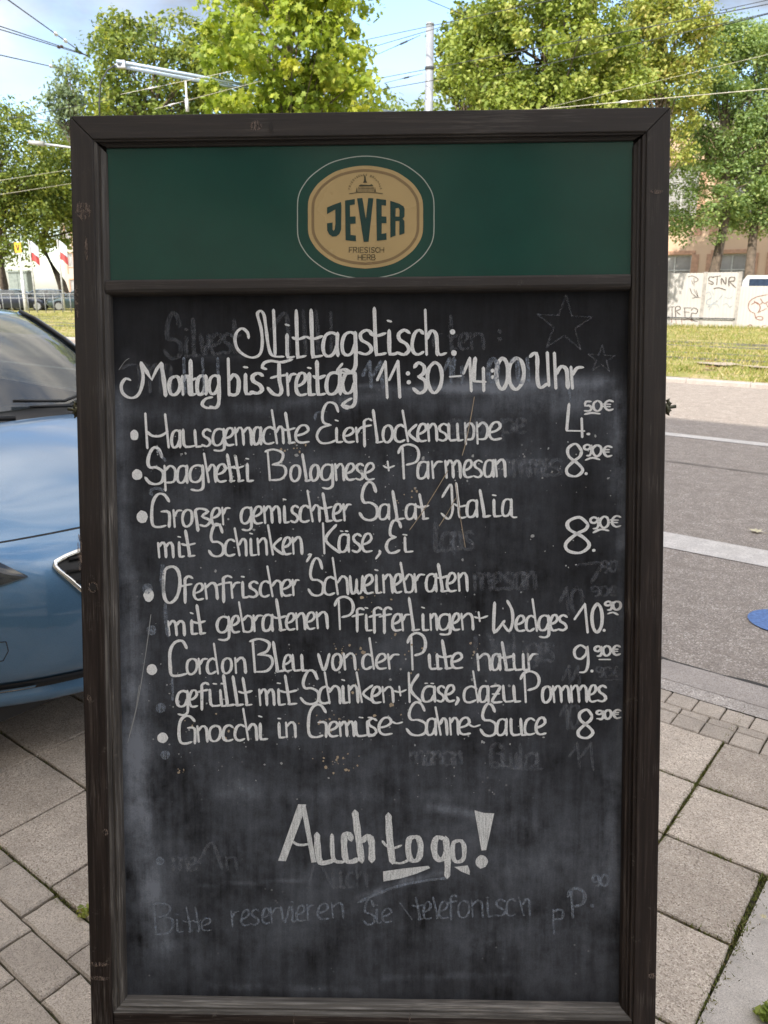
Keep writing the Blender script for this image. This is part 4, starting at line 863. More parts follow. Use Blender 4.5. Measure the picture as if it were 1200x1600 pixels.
# ------------------------------------------------------------------ emblem on the header
LV = (440, 220, 1200 / 260)
def lv(p): return (LV[0] + p[0] / LV[2], LV[1] + p[1] / LV[2])
def on_green(px, py, lift):
    x, z = BP(px, py, GD); return (x, GD - lift, z)
def gpoly(mb, pts, lift): mb.add([on_green(*lv(p), lift) for p in pts], [tuple(range(len(pts)))])
def barrel(cx, cy, hw, hh, side, n=16):
    """rounded barrel outline: straight short sides, bowed top and bottom"""
    P_ = []
    q = [(0, 1), (.28, .965), (.55, .87), (.80, .675), (.935, .48), (.988, .33), (1.0, .18), (1.0, 0)]
    q = q + [(x, -y) for x, y in q[-2::-1]]; q = q + [(-x, y) for x, y in q[-2:0:-1]]
    P_ = catmull([(cx + hw * x, cy + hh * y) for x, y in q + q[:1]]); return P_[:-1]
M_gold = paintmat('gold_print', (0.49, 0.345, 0.155), .25, .05); M_gold2 = paintmat('gold_line', (0.25, 0.165, 0.075), .3, .05)
M_white = paintmat('cream_line', (0.42, 0.46, 0.40), .3); M_dkgreen = paintmat('green_print', (0.006, 0.042, 0.036), .2)
outl = barrel(607, 553, 492, 442, 0)
mb = MB(); ribbon(mb, [lv(p) for p in outl + outl[:2]], 1.5, on_green, smooth=False, jit=0, dy=0, lift0=.0003); obj('emblem_outline', mb, M_white, board)
mb = MB(); gpoly(mb, barrel(605, 551, 415, 371, 0), .0004); obj('emblem_ground', mb, M_gold, board)
mb = MB(); o2 = barrel(605, 551, 379, 336, 0); ribbon(mb, [lv(p) for p in o2 + o2[:2]], 4.2, on_green, smooth=False, jit=0, dy=0, lift0=.0006); obj('emblem_outline', mb, M_gold2, board)
Lf = .0009
mb = MB()
gpoly(mb, [(328, 482), (375, 462), (428, 443), (432, 470), (390, 484), (388, 496), (328, 530)], Lf)              # J
gpoly(mb, [(388, 484), (432, 468), (430, 640), (418, 672), (395, 690), (368, 692), (344, 676), (330, 648), (328, 596), (368, 590), (368, 640), (374, 650), (384, 640), (389, 600)], Lf + .00003)
obj('letter', mb, M_dkgreen, board)
mb = MB()
gpoly(mb, [(458, 432), (528, 421), (528, 460), (493, 466), (494, 548), (530, 546), (534, 550), (534, 598), (497, 600), (498, 680), (536, 684), (537, 725), (462, 718)], Lf)
obj('letter', mb, M_dkgreen, board)
mb = MB()
gpoly(mb, [(545, 416), (583, 414), (608, 565), (625, 414), (662, 416), (627, 729), (592, 729)], Lf)
obj('letter', mb, M_dkgreen, board)
mb = MB()
gpoly(mb, [(683, 418), (754, 427), (753, 470), (722, 464), (722, 546), (756, 548), (757, 594), (722, 596), (722, 672), (756, 666), (757, 714), (687, 722)], Lf)
obj('letter', mb, M_dkgreen, board)
mb = MB()
gpoly(mb, [(784, 434), (850, 455), (884, 478), (822, 488), (821, 547), (852, 548), (852, 578), (821, 580), (822, 684), (785, 699)], Lf)
gpoly(mb, [(852, 470), (876, 470), (887, 490), (886, 548), (872, 562), (886, 580), (886, 668), (850, 682), (850, 578), (847, 560), (850, 545), (852, 500), (846, 490)], Lf + .00003)
obj('letter', mb, M_dkgreen, board)

SL = {'A': [[(0, 0), (.5, 1), (1, 0)], [(.2, .4), (.8, .4)]], 'F': [[(0, 0), (0, 1), (1, 1)], [(0, .5), (.8, .5)]], 'R': [[(0, 0), (0, 1), (.8, 1), (.95, .75), (.8, .5), (0, .5)], [(.5, .5), (1, 0)]], 'I': [[(.5, 0), (.5, 1)]], 'E': [[(1, 1), (0, 1), (0, 0), (1, 0)], [(0, .5), (.8, .5)]],
      'S': [[(1, .85), (.6, 1), (.1, .85), (.2, .55), (.85, .42), (.9, .12), (.5, 0), (0, .15)]], 'C': [[(1, .85), (.5, 1), (.05, .75), (.05, .25), (.5, 0), (1, .15)]], 'H': [[(0, 0), (0, 1)], [(1, 0), (1, 1)], [(0, .5), (1, .5)]],
      'B': [[(0, 0), (0, 1), (.75, 1), (.9, .75), (.7, .52), (0, .52)], [(.7, .52), (1, .28), (.8, 0), (0, 0)]], 'T': [[(0, 1), (1, 1)], [(.5, 0), (.5, 1)]], 'N': [[(0, 0), (0, 1), (1, 0), (1, 1)]], 'V': [[(0, 1), (.5, 0), (1, 1)]],
      'h': [[(0, 0), (0, 1)], [(0, .5), (.8, .6), (.9, 0)]], 'r': [[(0, 0), (0, .6)], [(0, .5), (.8, .6)]], 'u': [[(0, .6), (0, 0), (.9, 0), (.9, .6)]], 'a': [[(.9, .6), (0, .6), (0, 0), (.9, 0), (.9, .6)]]}
mb = MB(); x = 488
for ch, wd in zip('FRIESISCH', (24, 26, 10, 24, 26, 10, 26, 26, 28)):
    for st in SL[ch]: ribbon(mb, [lv((x + p[0] * wd, 807 - p[1] * 38)) for p in st], 1.25, on_green, smooth=False, jit=0, dy=0, lift0=.0009)
    x += wd + 6.2
x = 552
for ch, wd in zip('HERB', (25, 24, 25, 26)):
    for st in SL[ch]: ribbon(mb, [lv((x + p[0] * wd, 860 - p[1] * 38)) for p in st], 1.25, on_green, smooth=False, jit=0, dy=0, lift0=.0009)
    x += wd + 8
# curved small print over the building: short letter strokes on an arc
M_dkink = paintmat('dark_print', (0.05, 0.045, 0.02), .3)
arc = 'FRIESISChES BRAuhAuS'
for i, ch in enumerate(arc):
    if ch == ' ': continue
    a = math.radians(172 - 164 * i / (len(arc) - 1)); cx, cy, R_ = 603, 362, 108
    for st in SL[ch]:
        P_ = [lv((cx + (R_ + 14 * p[1]) * math.cos(a - (p[0] - .5) * .075), cy - (R_ + 14 * p[1]) * math.sin(a - (p[0] - .5) * .075))) for p in st]
        ribbon(mb, P_, .55, on_green, smooth=False, jit=0, dy=0, lift0=.0009)
# little brewery drawing
gpoly(mb, [(600, 246), (606, 262), (610, 288), (617, 304), (588, 304), (594, 288), (596, 262)], .0009)
gpoly(mb, [(556, 326), (570, 316), (634, 320), (650, 314), (664, 328), (560, 330)], .0009)
for xx in range(556, 668, 9): ribbon(mb, [lv((xx, 334)), lv((xx, 368))], .8, on_green, smooth=False, jit=0, dy=0, lift0=.0009)
for cx in (543, 674): gpoly(mb, [(cx, 334), (cx + 6, 370), (cx - 6, 370)], .0009)
ribbon(mb, [lv(p) for p in ((488, 384), (545, 375), (603, 372), (665, 375), (730, 382))], 1.0, on_green, jit=0, dy=0, lift0=.0009)
ribbon(mb, [lv((556, 345)), lv((664, 345))], .6, on_green, smooth=False, jit=0, dy=0, lift0=.00092)
obj('emblem_small_print', mb, M_dkink, board, kind='stuff')

# wing bolts at both sides and the folding rear strut frame
for sx, (px, py) in ((-1, (112, 640)), (1, (1043, 636))):
    x0_, z_ = BP(px, py, .02); x0_ = sx * HW; mb = MB()
    mb.box(min(x0_, x0_ + sx * .0022), max(x0_, x0_ + sx * .0022), .010, .030, z_ - .020, z_ + .017)
    mb.tube([(x0_, .02, z_ - .002), (x0_ + sx * .022, .02, z_ + .001)], .0028, 10)
    mb.tube([(x0_ + sx * .004, .02, z_ - .002), (x0_ + sx * .009, .02, z_ - .001)], .0075, 12)
    for s2 in (-1, 1):
        for k in range(1): mb.tube([(x0_ + sx * .008, .02, z_), (x0_ + sx * .012, .02, z_ + s2 * .007), (x0_ + sx * .0105, .02, z_ + s2 * .0105), (x0_ + sx * .007, .02, z_ + s2 * .009)], [.003, .0042, .004, .0022], 8)
    obj('wing_bolt', mb, M_rust, board, True)
down = RmT @ Vector((0, 0, -1)); zbolt = BP(1043, 636, .02)[1]
back = RmT @ Vector((0, 1, 0))
piv = Vector((0, .03, zbolt)); hgt = (Rm @ piv + b_org).z
foot = piv + down * hgt + back * 0.55
for sx in (-1, 1):
    x_ = sx * (HW - .06); d = (foot - piv); ax = d.normalized(); sd = Vector((1, 0, 0)); up = ax.cross(sd)
    mb = MB(); P0 = piv + Vector((x_, .03, 0)); P1 = foot + Vector((x_, 0, 0))
    vs = [p + sd * a * .018 + up * b_ * .018 for p in (P0, P1) for a, b_ in ((-1, -1), (1, -1), (1, 1), (-1, 1))]
    mb.add(vs, [(0, 1, 2, 3), (7, 6, 5, 4), (0, 4, 5, 1), (1, 5, 6, 2), (2, 6, 7, 3), (3, 7, 4, 0)]); obj('rear_strut', mb, M_wz, board)
pc = piv + (foot - piv) * .8; obj('cross_bar', MB().box(-HW + .08, HW - .08, pc.y - .012, pc.y + .012, pc.z - .02, pc.z + .02), M_wx, board)
mb = MB(); mb.box(-HW + .075, HW - .075, .045, .075, zbolt - .015, zbolt + .015); obj('cross_bar', mb, M_wx, board)

# ================================================================== CAR
def car_paint(name, c, coat=1.0):
    m, t, b = newmat(name); v = coord(t)
    col = ramp(t, noise(t, v, 900, 2), [(0.3, [x * .85 for x in c]), (0.7, [min(1, x * 1.2) for x in c])])
    t.links.new(col, b.inputs['Base Color']); b.inputs['Metallic'].default_value = .55; b.inputs['Roughness'].default_value = .38
    b.inputs['Coat Weight'].default_value = coat; b.inputs['Coat Roughness'].default_value = .04; return m
def glass_mat(name, tint, tr=.55):
    m, t, b = newmat(name); b.inputs['Base Color'].default_value = (*tint, 1); b.inputs['Roughness'].default_value = .03; b.inputs['Specular IOR Level'].default_value = .8
    b.inputs['Coat Weight'].default_value = 1.0; b.inputs['Coat Roughness'].default_value = .02
    tp = t.nodes.new('ShaderNodeBsdfTransparent'); tp.inputs[0].default_value = (.75, .82, .8, 1); ms = t.nodes.new('ShaderNodeMixShader'); ms.inputs[0].default_value = tr
    out = t.nodes['Material Output']; t.links.new(b.outputs[0], ms.inputs[1]); t.links.new(tp.outputs[0], ms.inputs[2]); t.links.new(ms.outputs[0], out.inputs['Surface']); return m
M_cglass = glass_mat('car_glass', (.06, .07, .08), .42); M_lampglass = glass_mat('lamp_glass', (.05, .055, .06), .5)
M_seat = simple('seat_cloth', (.05, .05, .055), .9); M_red = simple('red_lens', (.35, .012, .01), .2, coat=1); M_plate2 = simple('plate_white', (.7, .7, .7), .4)
ROWS = [  # a (back from nose), z, half width, corner setback, edge drop
 (.28, .20, .72, .34, 0), (.17, .225, .80, .36, 0), (.135, .26, .83, .38, 0), (.150, .30, .84, .37, 0), (.075, .36, .86, .40, 0), (.035, .44, .875, .43, 0), (.020, .54, .88, .42, 0), (.04, .64, .88, .40, 0.0),
 (.10, .725, .87, .36, .01), (.19, .785, .865, .30, .03), (.36, .845, .86, .22, .06), (.62, .905, .845, .15, .075), (.90, .955, .82, .14, .08), (1.12, .985, .78, .16, .07),
 (1.19, .985, .76, .24, .03), (1.50, 1.175, .71, .24, .02), (1.80, 1.325, .66, .20, .025), (2.02, 1.40, .62, .14, .035), (2.35, 1.435, .60, .06, .045), (3.0, 1.435, .60, 0, .05), (3.55, 1.38, .58, -.04, .04), (3.75, 1.33, .58, -.06, .03),
 (4.08, 1.06, .66, -.12, .02), (4.16, .98, .72, -.14, .02), (4.30, .90, .80, -.2, .02), (4.38, .72, .84, -.26, 0), (4.40, .45, .85, -.28, 0), (4.34, .25, .80, -.26, 0), (4.22, .17, .70, -.2, 0)]
RA = np.array(ROWS)
def Sf(s, t):
    s = min(max(s, 0), len(ROWS) - 1.0001); i = int(s); f = s - i; n = len(ROWS)
    p0, p1, p2, p3 = RA[max(i - 1, 0)], RA[i], RA[i + 1], RA[min(i + 2, n - 1)]
    r = .5 * ((2 * p1) + (-p0 + p2) * f + (2 * p0 - 5 * p1 + 4 * p2 - p3) * f * f + (-p0 + 3 * p1 - 3 * p2 + p3) * f ** 3)
    a, z, w, b, d = r; at_ = abs(t)
    zz = z - d * at_ ** 2.4
    if 9 < s < 13.4:
        e = min(1, (s - 9), (13.4 - s)); zz += .014 * e * math.exp(-((at_ - .62) / .12) ** 2) + .006 * e * math.exp(-(at_ / .25) ** 2)
    return Vector((-(a + b * at_ ** 2.5), w * t, zz))
def Sn(s, t, off):
    e = .02; p = Sf(s, t); a = Sf(s + e, t) - Sf(s - e, t); b = Sf(s, min(1, t + e)) - Sf(s, max(-1, t - e)); n = b.cross(a)
    if n.length < 1e-9: return p
    n.normalize()
    if n.dot(Vector((1, 0, .6))) < 0 and s < 17: n = -n
    return p + n * off
def z_to_s(z, lo=3.5, hi=9.5):
    for _ in range(30):
        m_ = (lo + hi) / 2
        if Sf(m_, 0).z < z: lo = m_
        else: hi = m_
    return lo
def build_car(name, loc, rz, paint, label, group=None, detail=True):
    root = empty(name, loc, rz, label, 'car', group)
    ns_ = 6 if detail else 2; nt_ = 56 if detail else 16
    def patch(nm, s0, s1, m, t0=-1., t1=1., off=0., keep=None, per=None):
        mb = MB(); mb.grid(lambda a, b: Sn(s0 + (s1 - s0) * b, t0 + (t1 - t0) * a, off), nt_, max(2, int((s1 - s0) * (per or ns_))), keep); return obj(nm, mb, m, root, True)
    patch('front_bumper', 0, 8.93, paint); patch('bonnet', 9.0, 13.0, paint, per=10 if detail else 2); patch('cowl', 12.97, 14.25, M_black, off=-.006, per=8)
    patch('windscreen', 14.2, 16.9, M_cglass, -.93, .93); patch('roof', 16.85, 21.1, paint); patch('rear_window', 21.1, 22.5, M_cglass, -.9, .9); patch('tailgate', 22.5, len(ROWS) - 1, paint)
    for sx in (-1, 1):
        mb = MB(); mb.tube([Sf(13.9, sx * .99), Sf(14.6, sx * .965), Sf(15.5, sx * .965), Sf(16.4, sx * .965), Sf(17.2, sx * .985)], [.008, .018, .018, .018, .008], 8); obj('windscreen_pillar', mb, paint, root, True)
        mb = MB(); mb.tube([Sn(14.1, sx * .955, .012), Sn(14.8, sx * .925, .012), Sn(15.5, sx * .925, .012), Sn(16.4, sx * .925, .012), Sn(17.0, sx * .94, .012)], .011, 6); obj('window_seal', mb, M_black, root, True)
        mb = MB(); mb.tube([Sf(21, sx * .97), Sf(21.8, sx * .96), Sf(22.6, sx * .97)], .035, 8); obj('rear_pillar', mb, paint, root, True)
        # body side with wheel openings
        top = [(-.50, .74), (-.75, .80), (-1.0, .85), (-1.3, .90), (-1.6, .93), (-2.5, .95), (-3.5, .97), (-4.1, .97), (-4.16, .93)]
        def side(a, b, sx=sx):
            x = -.44 - 3.74 * a; zt_ = np.interp(-x, [-q[0] for q in top], [q[1] for q in top]); z = .19 + (zt_ - .19) * b
            wt = .86 - .03 * max(0, (-x - 3.6)) / .6; y = wt + .025 * math.sin(math.pi * min(1, b * 1.1)) - .05 * max(0, b - .82) / .18 * (1 if -x < 1.3 else .6) - .03 * (1 - b) ** 3 - .025 * (1 if x > -.5 else 0)
            return Vector((x, sx * y, z))
        WX = (-.84, -3.42)
        def keep(a, b):
            p = side(a, b); return all((p.x - wx) ** 2 + (p.z - .32) ** 2 > .355 ** 2 for wx in WX)
        mb = MB(); mb.grid(side, 150 if detail else 60, 26 if detail else 12, keep); obj('body_side', mb, paint, root, True)
        mb = MB(); mb.grid(lambda a, b: Vector((-1.36 - 2.55 * a, sx * (.845 - .22 * b), .94 + (.44 * math.sin(min(1, .25 + a * 1.6) * 1.45) * (1 if a < .8 else 1 - (a - .8) * 3)) * b)), 20, 4); obj('side_window', mb, M_cglass, root, True)
        for wx in WX:
            mb = MB(); mb.tube([(wx + .35 * math.cos(q), sx * .872, .32 + .35 * math.sin(q)) for q in [math.radians(-18 + 216 * k / 24) for k in range(25)]], .012, 6); obj('wheel_arch', mb, M_black, root, True)
            Mw = Matrix.Translation((wx, sx * .76, .315)) @ Matrix.Rotation(math.pi / 2, 4, 'X')
            mb = MB(); mb.lathe([(.30, -.10), (.315, -.085), (.315, .085), (.30, .10), (.215, .10), (.215, -.10)], 28, Mw); w_ = obj('wheel', mb, M_rubber, root, True)
            mb = MB(); 
            for k in range(5):
                q = 2 * math.pi * k / 5; mb.box(-.03, .03, 0, .21, -.01, .01, Matrix.Translation((wx, sx * .862, .315)) @ Matrix.Rotation(math.pi / 2, 4, 'X') @ Matrix.Rotation(q, 4, 'Z'))
            mb.lathe([(.215, -.015), (.225, .0), (.205, .012), (.198, -.01)], 28, Matrix.Translation((wx, sx * .858, .315)) @ Matrix.Rotation(math.pi / 2, 4, 'X')); obj('rim', mb, M_alloy, w_, False)
        [obj('wheel_housing', MB().lathe([(.0, -.02), (.36, -.02), (.36, .0), (0, .0)], 20, Matrix.Translation((wx_, sx * .62, .33)) @ Matrix.Rotation(math.pi / 2, 4, 'X')), M_black, root) for wx_ in WX]
        mb = MB(); mb.box(-.02, .09, -.07, .10, -.06, .06, Matrix.Translation((-1.62, sx * .93, 1.0))); obj('door_mirror', mb, paint, root, False, .03)
        # head lamp: reflector, cover
        def lamp(pts, nm, m, off, par):
            cx = sum(p[0] for p in pts) / len(pts); cz = sum(p[1] for p in pts) / len(pts); vs = []; fs = []; K = 5; n_ = len(pts) * 4
            ring = []
            for i in range(len(pts)):
                a_, b_ = pts[i], pts[(i + 1) % len(pts)]
                for k in range(4): ring.append((a_[0] + (b_[0] - a_[0]) * k / 4, a_[1] + (b_[1] - a_[1]) * k / 4))
            for j in range(K + 1):
                for (tt, zz) in ring: vs.append(Sn(z_to_s(cz + (zz - cz) * (1 - j / K * .999)), sx * (cx + (tt - cx) * (1 - j / K * .999)), off + (.004 if j else 0)))
            for j in range(K):
                for i in range(n_): fs.append((j * n_ + i, j * n_ + (i + 1) % n_, (j + 1) * n_ + (i + 1) % n_, (j + 1) * n_ + i))
            return obj(nm, MB().add(vs, fs), m, par, True)
        HLp = [(.61, .683), (.68, .742), (.80, .768), (.97, .775), (.995, .70), (.88, .65), (.74, .655)]
        hl = lamp(HLp, 'headlight', M_lampglass, .006, root); lamp([(a, .7 + (b - .7) * .9 + .002) for a, b in HLp], 'reflector', M_black, .002, hl)
        if detail:
            mb = MB()
            for tc_ in (.78, .9): mb.lathe([(.045, 0), (.05, .004), (.03, .005), (.0, .001)], 16, Matrix.Translation(Sn(z_to_s(.66), sx * tc_, .004)) @ Matrix.Rotation(math.pi / 2, 4, 'Y') @ Matrix.Rotation(-sx * .7, 4, 'X'))
            obj('lamp_bulb', mb, M_chrome, hl, True)
        mb = MB(); mb.box(-.03, .03, -.13, .13, -.09, .09, Matrix.Translation((-4.16, sx * .68, .86))); obj('rear_light', mb, M_red, root, bevel=.02)
        if detail:
            q_ = catmull([(a * 100, b * 100) for a, b in ((.70, .50), (.86, .505), (.885, .47), (.86, .44), (.71, .435), (.70, .50))]); mb = MB(); mb.tube([Sn(z_to_s(b / 100), sx * a / 100, .0005) for a, b in q_], .0014, 5); obj('cover_seam', mb, M_black, root, True)
        # lower intake slot with bright strip
        mb = MB(); mb.grid(lambda a, b: Sn(2.72 + .95 * b, sx * (.36 + .56 * a), .004), 24, 4); it = obj('lower_intake', mb, M_black, root, True)
        mb = MB(); mb.grid(lambda a, b: Sn(2.98 + .34 * b, sx * (.615 + .30 * a), .012), 16, 3); obj('bright_strip', mb, M_chrome, it, True)
        if detail:
            mb = MB(); mb.tube([Sn(3.75, sx * t_, .003) for t_ in np.linspace(.62, .95, 12)] + [Sn(4.6, sx * .62, .003)], .0015, 4) if False else None
    # grille
    gp = [(.0, .735), (.25, .735), (.42, .728), (.50, .716), (.53, .70), (.50, .66), (.42, .56), (.33, .50), (.0, .49)]
    gp = [(-a, b) for a, b in gp[::-1][:-1]] + gp[:-1]; gp = gp[:-1] + [gp[-1]]
    vs = []; n_ = len(gp)
    for j in range(7):
        for tt, zz in gp: vs.append(Sn(z_to_s(.62 + (zz - .62) * (1 - j / 6 * .999)), tt * (1 - j / 6 * .999), .003 + (.002 if j else 0)))
    g_ = obj('grille', MB().add(vs, [(j * n_ + i, j * n_ + (i + 1) % n_, (j + 1) * n_ + (i + 1) % n_, (j + 1) * n_ + i) for j in range(6) for i in range(n_)]), M_black, root, True)
    cpp = catmull([(a * 100, b * 100) for a, b in gp + gp[:2]]); mb = MB(); cp = [Sn(z_to_s(b / 100), a / 100, .008) for a, b in cpp]; mb.tube(cp, .0085, 8); obj('grille_surround', mb, M_chrome, g_, True)
    if detail:
        for zz in (.53, .56, .59, .62, .65, .68, .71):
            hw_ = np.interp(zz, [.50, .56, .645, .69, .712, .73], [.33, .42, .50, .53, .50, .42]) * .96
            mb = MB(); mb.tube([Sn(z_to_s(zz), t_, .012) for t_ in np.linspace(-hw_, hw_, 16)], .0055, 6); obj('slat', mb, M_black, g_, True)
        for sx in (-1, 1):
            mb = MB(); p = Sn(12.25, sx * .36, .004); mb.box(-.012, .012, -.014, .014, -.004, .008, Matrix.Translation(p)); obj('washer_nozzle', mb, M_black, root, bevel=.004)
        for (t0, t1, s1) in ((.05, .62, 14.30), (-.62, -.02, 14.28)):
            mb = MB(); mb.tube([Sn(13.7, t1, .02), Sn(13.95, (t0 + t1) / 2, .035), Sn(s1 - .2, t0 + .05, .03)], [.012, .009, .006], 6); mb.tube([Sn(14.32, t1 - .05, .02), Sn(s1 - .12, (t0 + t1) / 2, .022), Sn(s1, t0, .02)], .007, 6); obj('wiper', mb, M_black, root, True)
        mb = MB(); mb.tube([Sn(9.0 - .04, t_, -.002) for t_ in np.linspace(-.93, .93, 40)], .0035, 5); obj('bonnet_gap', mb, M_black, root, True)
    # interior
    mb = MB(); mb.box(-1.75, -1.35, -.66, .66, .75, .965); obj('dashboard', mb, M_seat, root, bevel=.04)
    for sx in (-1, 1):
        mb = MB(); mb.box(-2.75, -2.60, sx * .38 - .24, sx * .38 + .24, .5, 1.12); mb.box(-2.73, -2.63, sx * .38 - .12, sx * .38 + .12, 1.13, 1.30); mb.box(-2.7, -2.15, sx * .38 - .25, sx * .38 + .25, .4, .58); obj('seat', mb, M_seat, root, bevel=.04)
    obj('underbody', MB().box(-4.1, -.35, -.72, .72, .17, .55), M_black, root)
    obj('number_plate', MB().box(.0, .012, -.26, .26, .33, .44), M_plate2, root)
    return root
M_blue = car_paint('blue_metallic', (.10, .21, .355))
NOSE_U, CAR_V = 1.98, 1.61
build_car('parked_car', S(NOSE_U, CAR_V, 0), A0, M_blue, 'blue hatchback parked on the pavement behind the menu board, front grille towards the right')

# ================================================================== TREES
def leaf_cloud(centres, radii, n_per, size, aspect=.62, flat=.6, lobed=False, droop=0.2):
    C_ = np.repeat(centres, n_per, 0); R_ = np.repeat(radii, n_per)[:, None]; n = len(C_)
    d = RNG.normal(0, 1, (n, 3)); d /= np.linalg.norm(d, axis=1)[:, None]; rr = RNG.uniform(0, 1, (n, 1)) ** .45
    p = C_ + d * rr * R_ * np.array([1, 1, .72])
    nrm = d * .5 + RNG.normal(0, .55, (n, 3)) + np.array([0, 0, flat]); nrm /= np.linalg.norm(nrm, axis=1)[:, None]
    t1 = np.cross(nrm, RNG.normal(0, 1, (n, 3))); t1 /= np.linalg.norm(t1, axis=1)[:, None]; t2 = np.cross(nrm, t1)
    s = size * RNG.uniform(.6, 1.35, (n, 1)); tint = np.clip(RNG.normal(.5, .2, n) + np.repeat(RNG.normal(0, .16, len(centres)), n_per), 0, 1)
    if lobed:
        sh = [(0, -1), (.35, -.55), (.9, -.5), (.5, -.1), (1.0, .45), (.38, .38), (0, 1.1), (-.38, .38), (-1.0, .45), (-.5, -.1), (-.9, -.5), (-.35, -.55)]
        V = np.stack([p + t1 * s * a * .55 + t2 * s * b * .55 - nrm * s * .10 * (a * a) for a, b in sh], 1).reshape(-1, 3); return V, n, len(sh), tint, p
    V = np.stack([p - t1 * s * .5, p + t2 * s * aspect * .5 + nrm * s * .08, p + t1 * s * .5, p - t2 * s * aspect * .5 + nrm * s * .08], 1).reshape(-1, 3)
    return V, n, 4, tint, p
def make_tree(name, label, base, trunk_h, trunk_r, ells, nclump, clump_r, n_per, size, leafm, group='trees along the street', lean=(0, 0), flat=.6, lobed=False, single=0, cat='tree', barkm=None, split=True):
    """ells: crown ellipsoids (centre relative to base, radii)"""
    root = empty(name, base, 0, label, cat, group)
    cs = []
    wts = np.array([e[1][0] * e[1][1] * e[1][2] for e in ells]); wts = wts / wts.sum()
    for _ in range(nclump):
        e = ells[RNG.choice(len(ells), p=wts)]; d = RNG.normal(0, 1, 3); d /= np.linalg.norm(d); r = RNG.uniform(.25, 1) ** .5
        cs.append(np.array(e[0]) + d * r * np.array(e[1]))
    cs = np.array(cs); rad = clump_r * RNG.uniform(.55, 1.35, nclump)
    top = Vector((lean[0], lean[1], trunk_h)); cen = np.mean([e[0] for e in ells], 0)
    mb = MB(); hi = max(e[0][2] + e[1][2] * .6 for e in ells)
    tp = [Vector((0, 0, -.1)), Vector((lean[0] * .3 + trunk_r * .3, lean[1] * .3, trunk_h * .4)), top, Vector((cen[0] * .6 + lean[0] * .4, cen[1] * .6 + lean[1] * .4, (trunk_h + hi) / 2)), Vector((cen[0], cen[1], hi))]
    mb.tube(tp, [trunk_r * 1.25, trunk_r, trunk_r * .8, trunk_r * .5, trunk_r * .12], 9); obj('trunk', mb, barkm or M_bark, root, True)
    mb = MB()
    for i in range(0, nclump, max(1, nclump // 46)):
        c = Vector(cs[i]); f = random.uniform(.15, .75); a = tp[2].lerp(tp[4], f) if c.z > trunk_h else tp[2].copy(); 
        if a.z > c.z: a = tp[2].lerp(tp[3], max(0, min(.6, (c.z - trunk_h) / max(.1, hi - trunk_h)))) 
        m_ = a.lerp(c, .5) + Vector((random.uniform(-.1, .1), random.uniform(-.1, .1), .12)) * (c - a).length * .5
        r0 = trunk_r * random.uniform(.18, .36); mb.tube([a, m_, c], [r0, r0 * .55, r0 * .12], 5, False)
    obj('branches', mb, barkm or M_bark, root, True)
    V, n, k, tint, p = leaf_cloud(cs, rad, n_per, size, flat=flat, lobed=lobed)
    if single:
        sc = (np.array(base)[None, :] + p); dist = sc[:, 1] * CT - (sc[:, 2] - HC) * ST
        X = CX + F * sc[:, 0] / dist; Y = CY - F * (sc[:, 1] * ST + (sc[:, 2] - HC) * CT) / dist
        vis = np.where((X > 0) & (X < 1200) & (Y > 0) & (Y < 168))[0]; sel = vis[np.argsort(dist[vis])[:single]]
        V3 = V.reshape(n, k, 3); keepm = np.ones(n, bool); keepm[sel] = False
        for s_ in sel:
            me = bpy.data.meshes.new('leaf'); q = V3[s_] - p[s_]; me.from_pydata([tuple(x) for x in q], [], [tuple(range(k))]); me.materials.append(leafm)
            a = me.attributes.new('tint', 'FLOAT', 'FACE'); a.data.foreach_set('value', [float(tint[s_])])
            o = bpy.data.objects.new('leaf', me); COL.objects.link(o); o.parent = root; o.location = tuple(p[s_])
        V = V3[keepm].reshape(-1, 3); n = int(keepm.sum()); tint = tint[keepm]
    o = obj('crown', fast_mesh('crown', V, n, k, leafm, tint), None, root); o['kind'] = 'stuff'
    return root
def px_tree(name, label, px, D, bz, ells_px, **k):
    """crown ellipsoids given as measured picture extents (cx, cy, rx, ry) at distance D"""
    gx = ray(px, 460); base = Vector((gx.x * D / gx.y, D, bz)); E_ = []
    for (cx, cy, rx, ry) in ells_px:
        c = at_dist(cx, cy, D); m = D / 1260.0; E_.append((tuple(c - base), (rx * m, rx * m * .8, ry * m)))
    return make_tree(name, label, base, ells=E_, **k)
G1 = 'trees across the street'
px_tree('maple_tree', 'bright yellow-green maple with large leaves rising directly above the board', 455, 19.8, .03, [(450, 60, 130, 105), (400, 130, 90, 60), (520, 125, 85, 60), (470, -40, 110, 70), (440, 230, 90, 60)], trunk_h=2.6, trunk_r=.11, nclump=210, clump_r=.40, n_per=68, size=.135, leafm=M_leaf_maple, group=G1, lobed=True, flat=.35, single=300)
px_tree('lime_tree', 'mid-green tree left of the bright maple behind the pale bracket arm', 230, 33, .03, [(240, 110, 105, 80), (200, 70, 55, 45), (330, 110, 70, 60), (230, 200, 110, 70)], trunk_h=4.0, trunk_r=.2, nclump=260, clump_r=.62, n_per=75, size=.17, leafm=M_leaf_mid, group=G1)
px_tree('willow_tree', 'sparse grey-green tree beside the top left corner of the board', 150, 36, .03, [(112, 140, 30, 40), (125, 190, 40, 30), (90, 165, 18, 22)], trunk_h=5, trunk_r=.14, nclump=60, clump_r=.5, n_per=55, size=.15, leafm=M_leaf_grey, group=G1, flat=.1)
px_tree('street_tree', 'large dark green tree at the left edge above the parked cars', 6, 58, 0, [(20, 250, 75, 80), (-40, 300, 80, 90), (50, 310, 60, 55), (10, 370, 55, 40), (-10, 200, 50, 40)], trunk_h=4.0, trunk_r=.3, nclump=330, clump_r=1.05, n_per=75, size=.24, leafm=M_leaf_mid, group=G1)
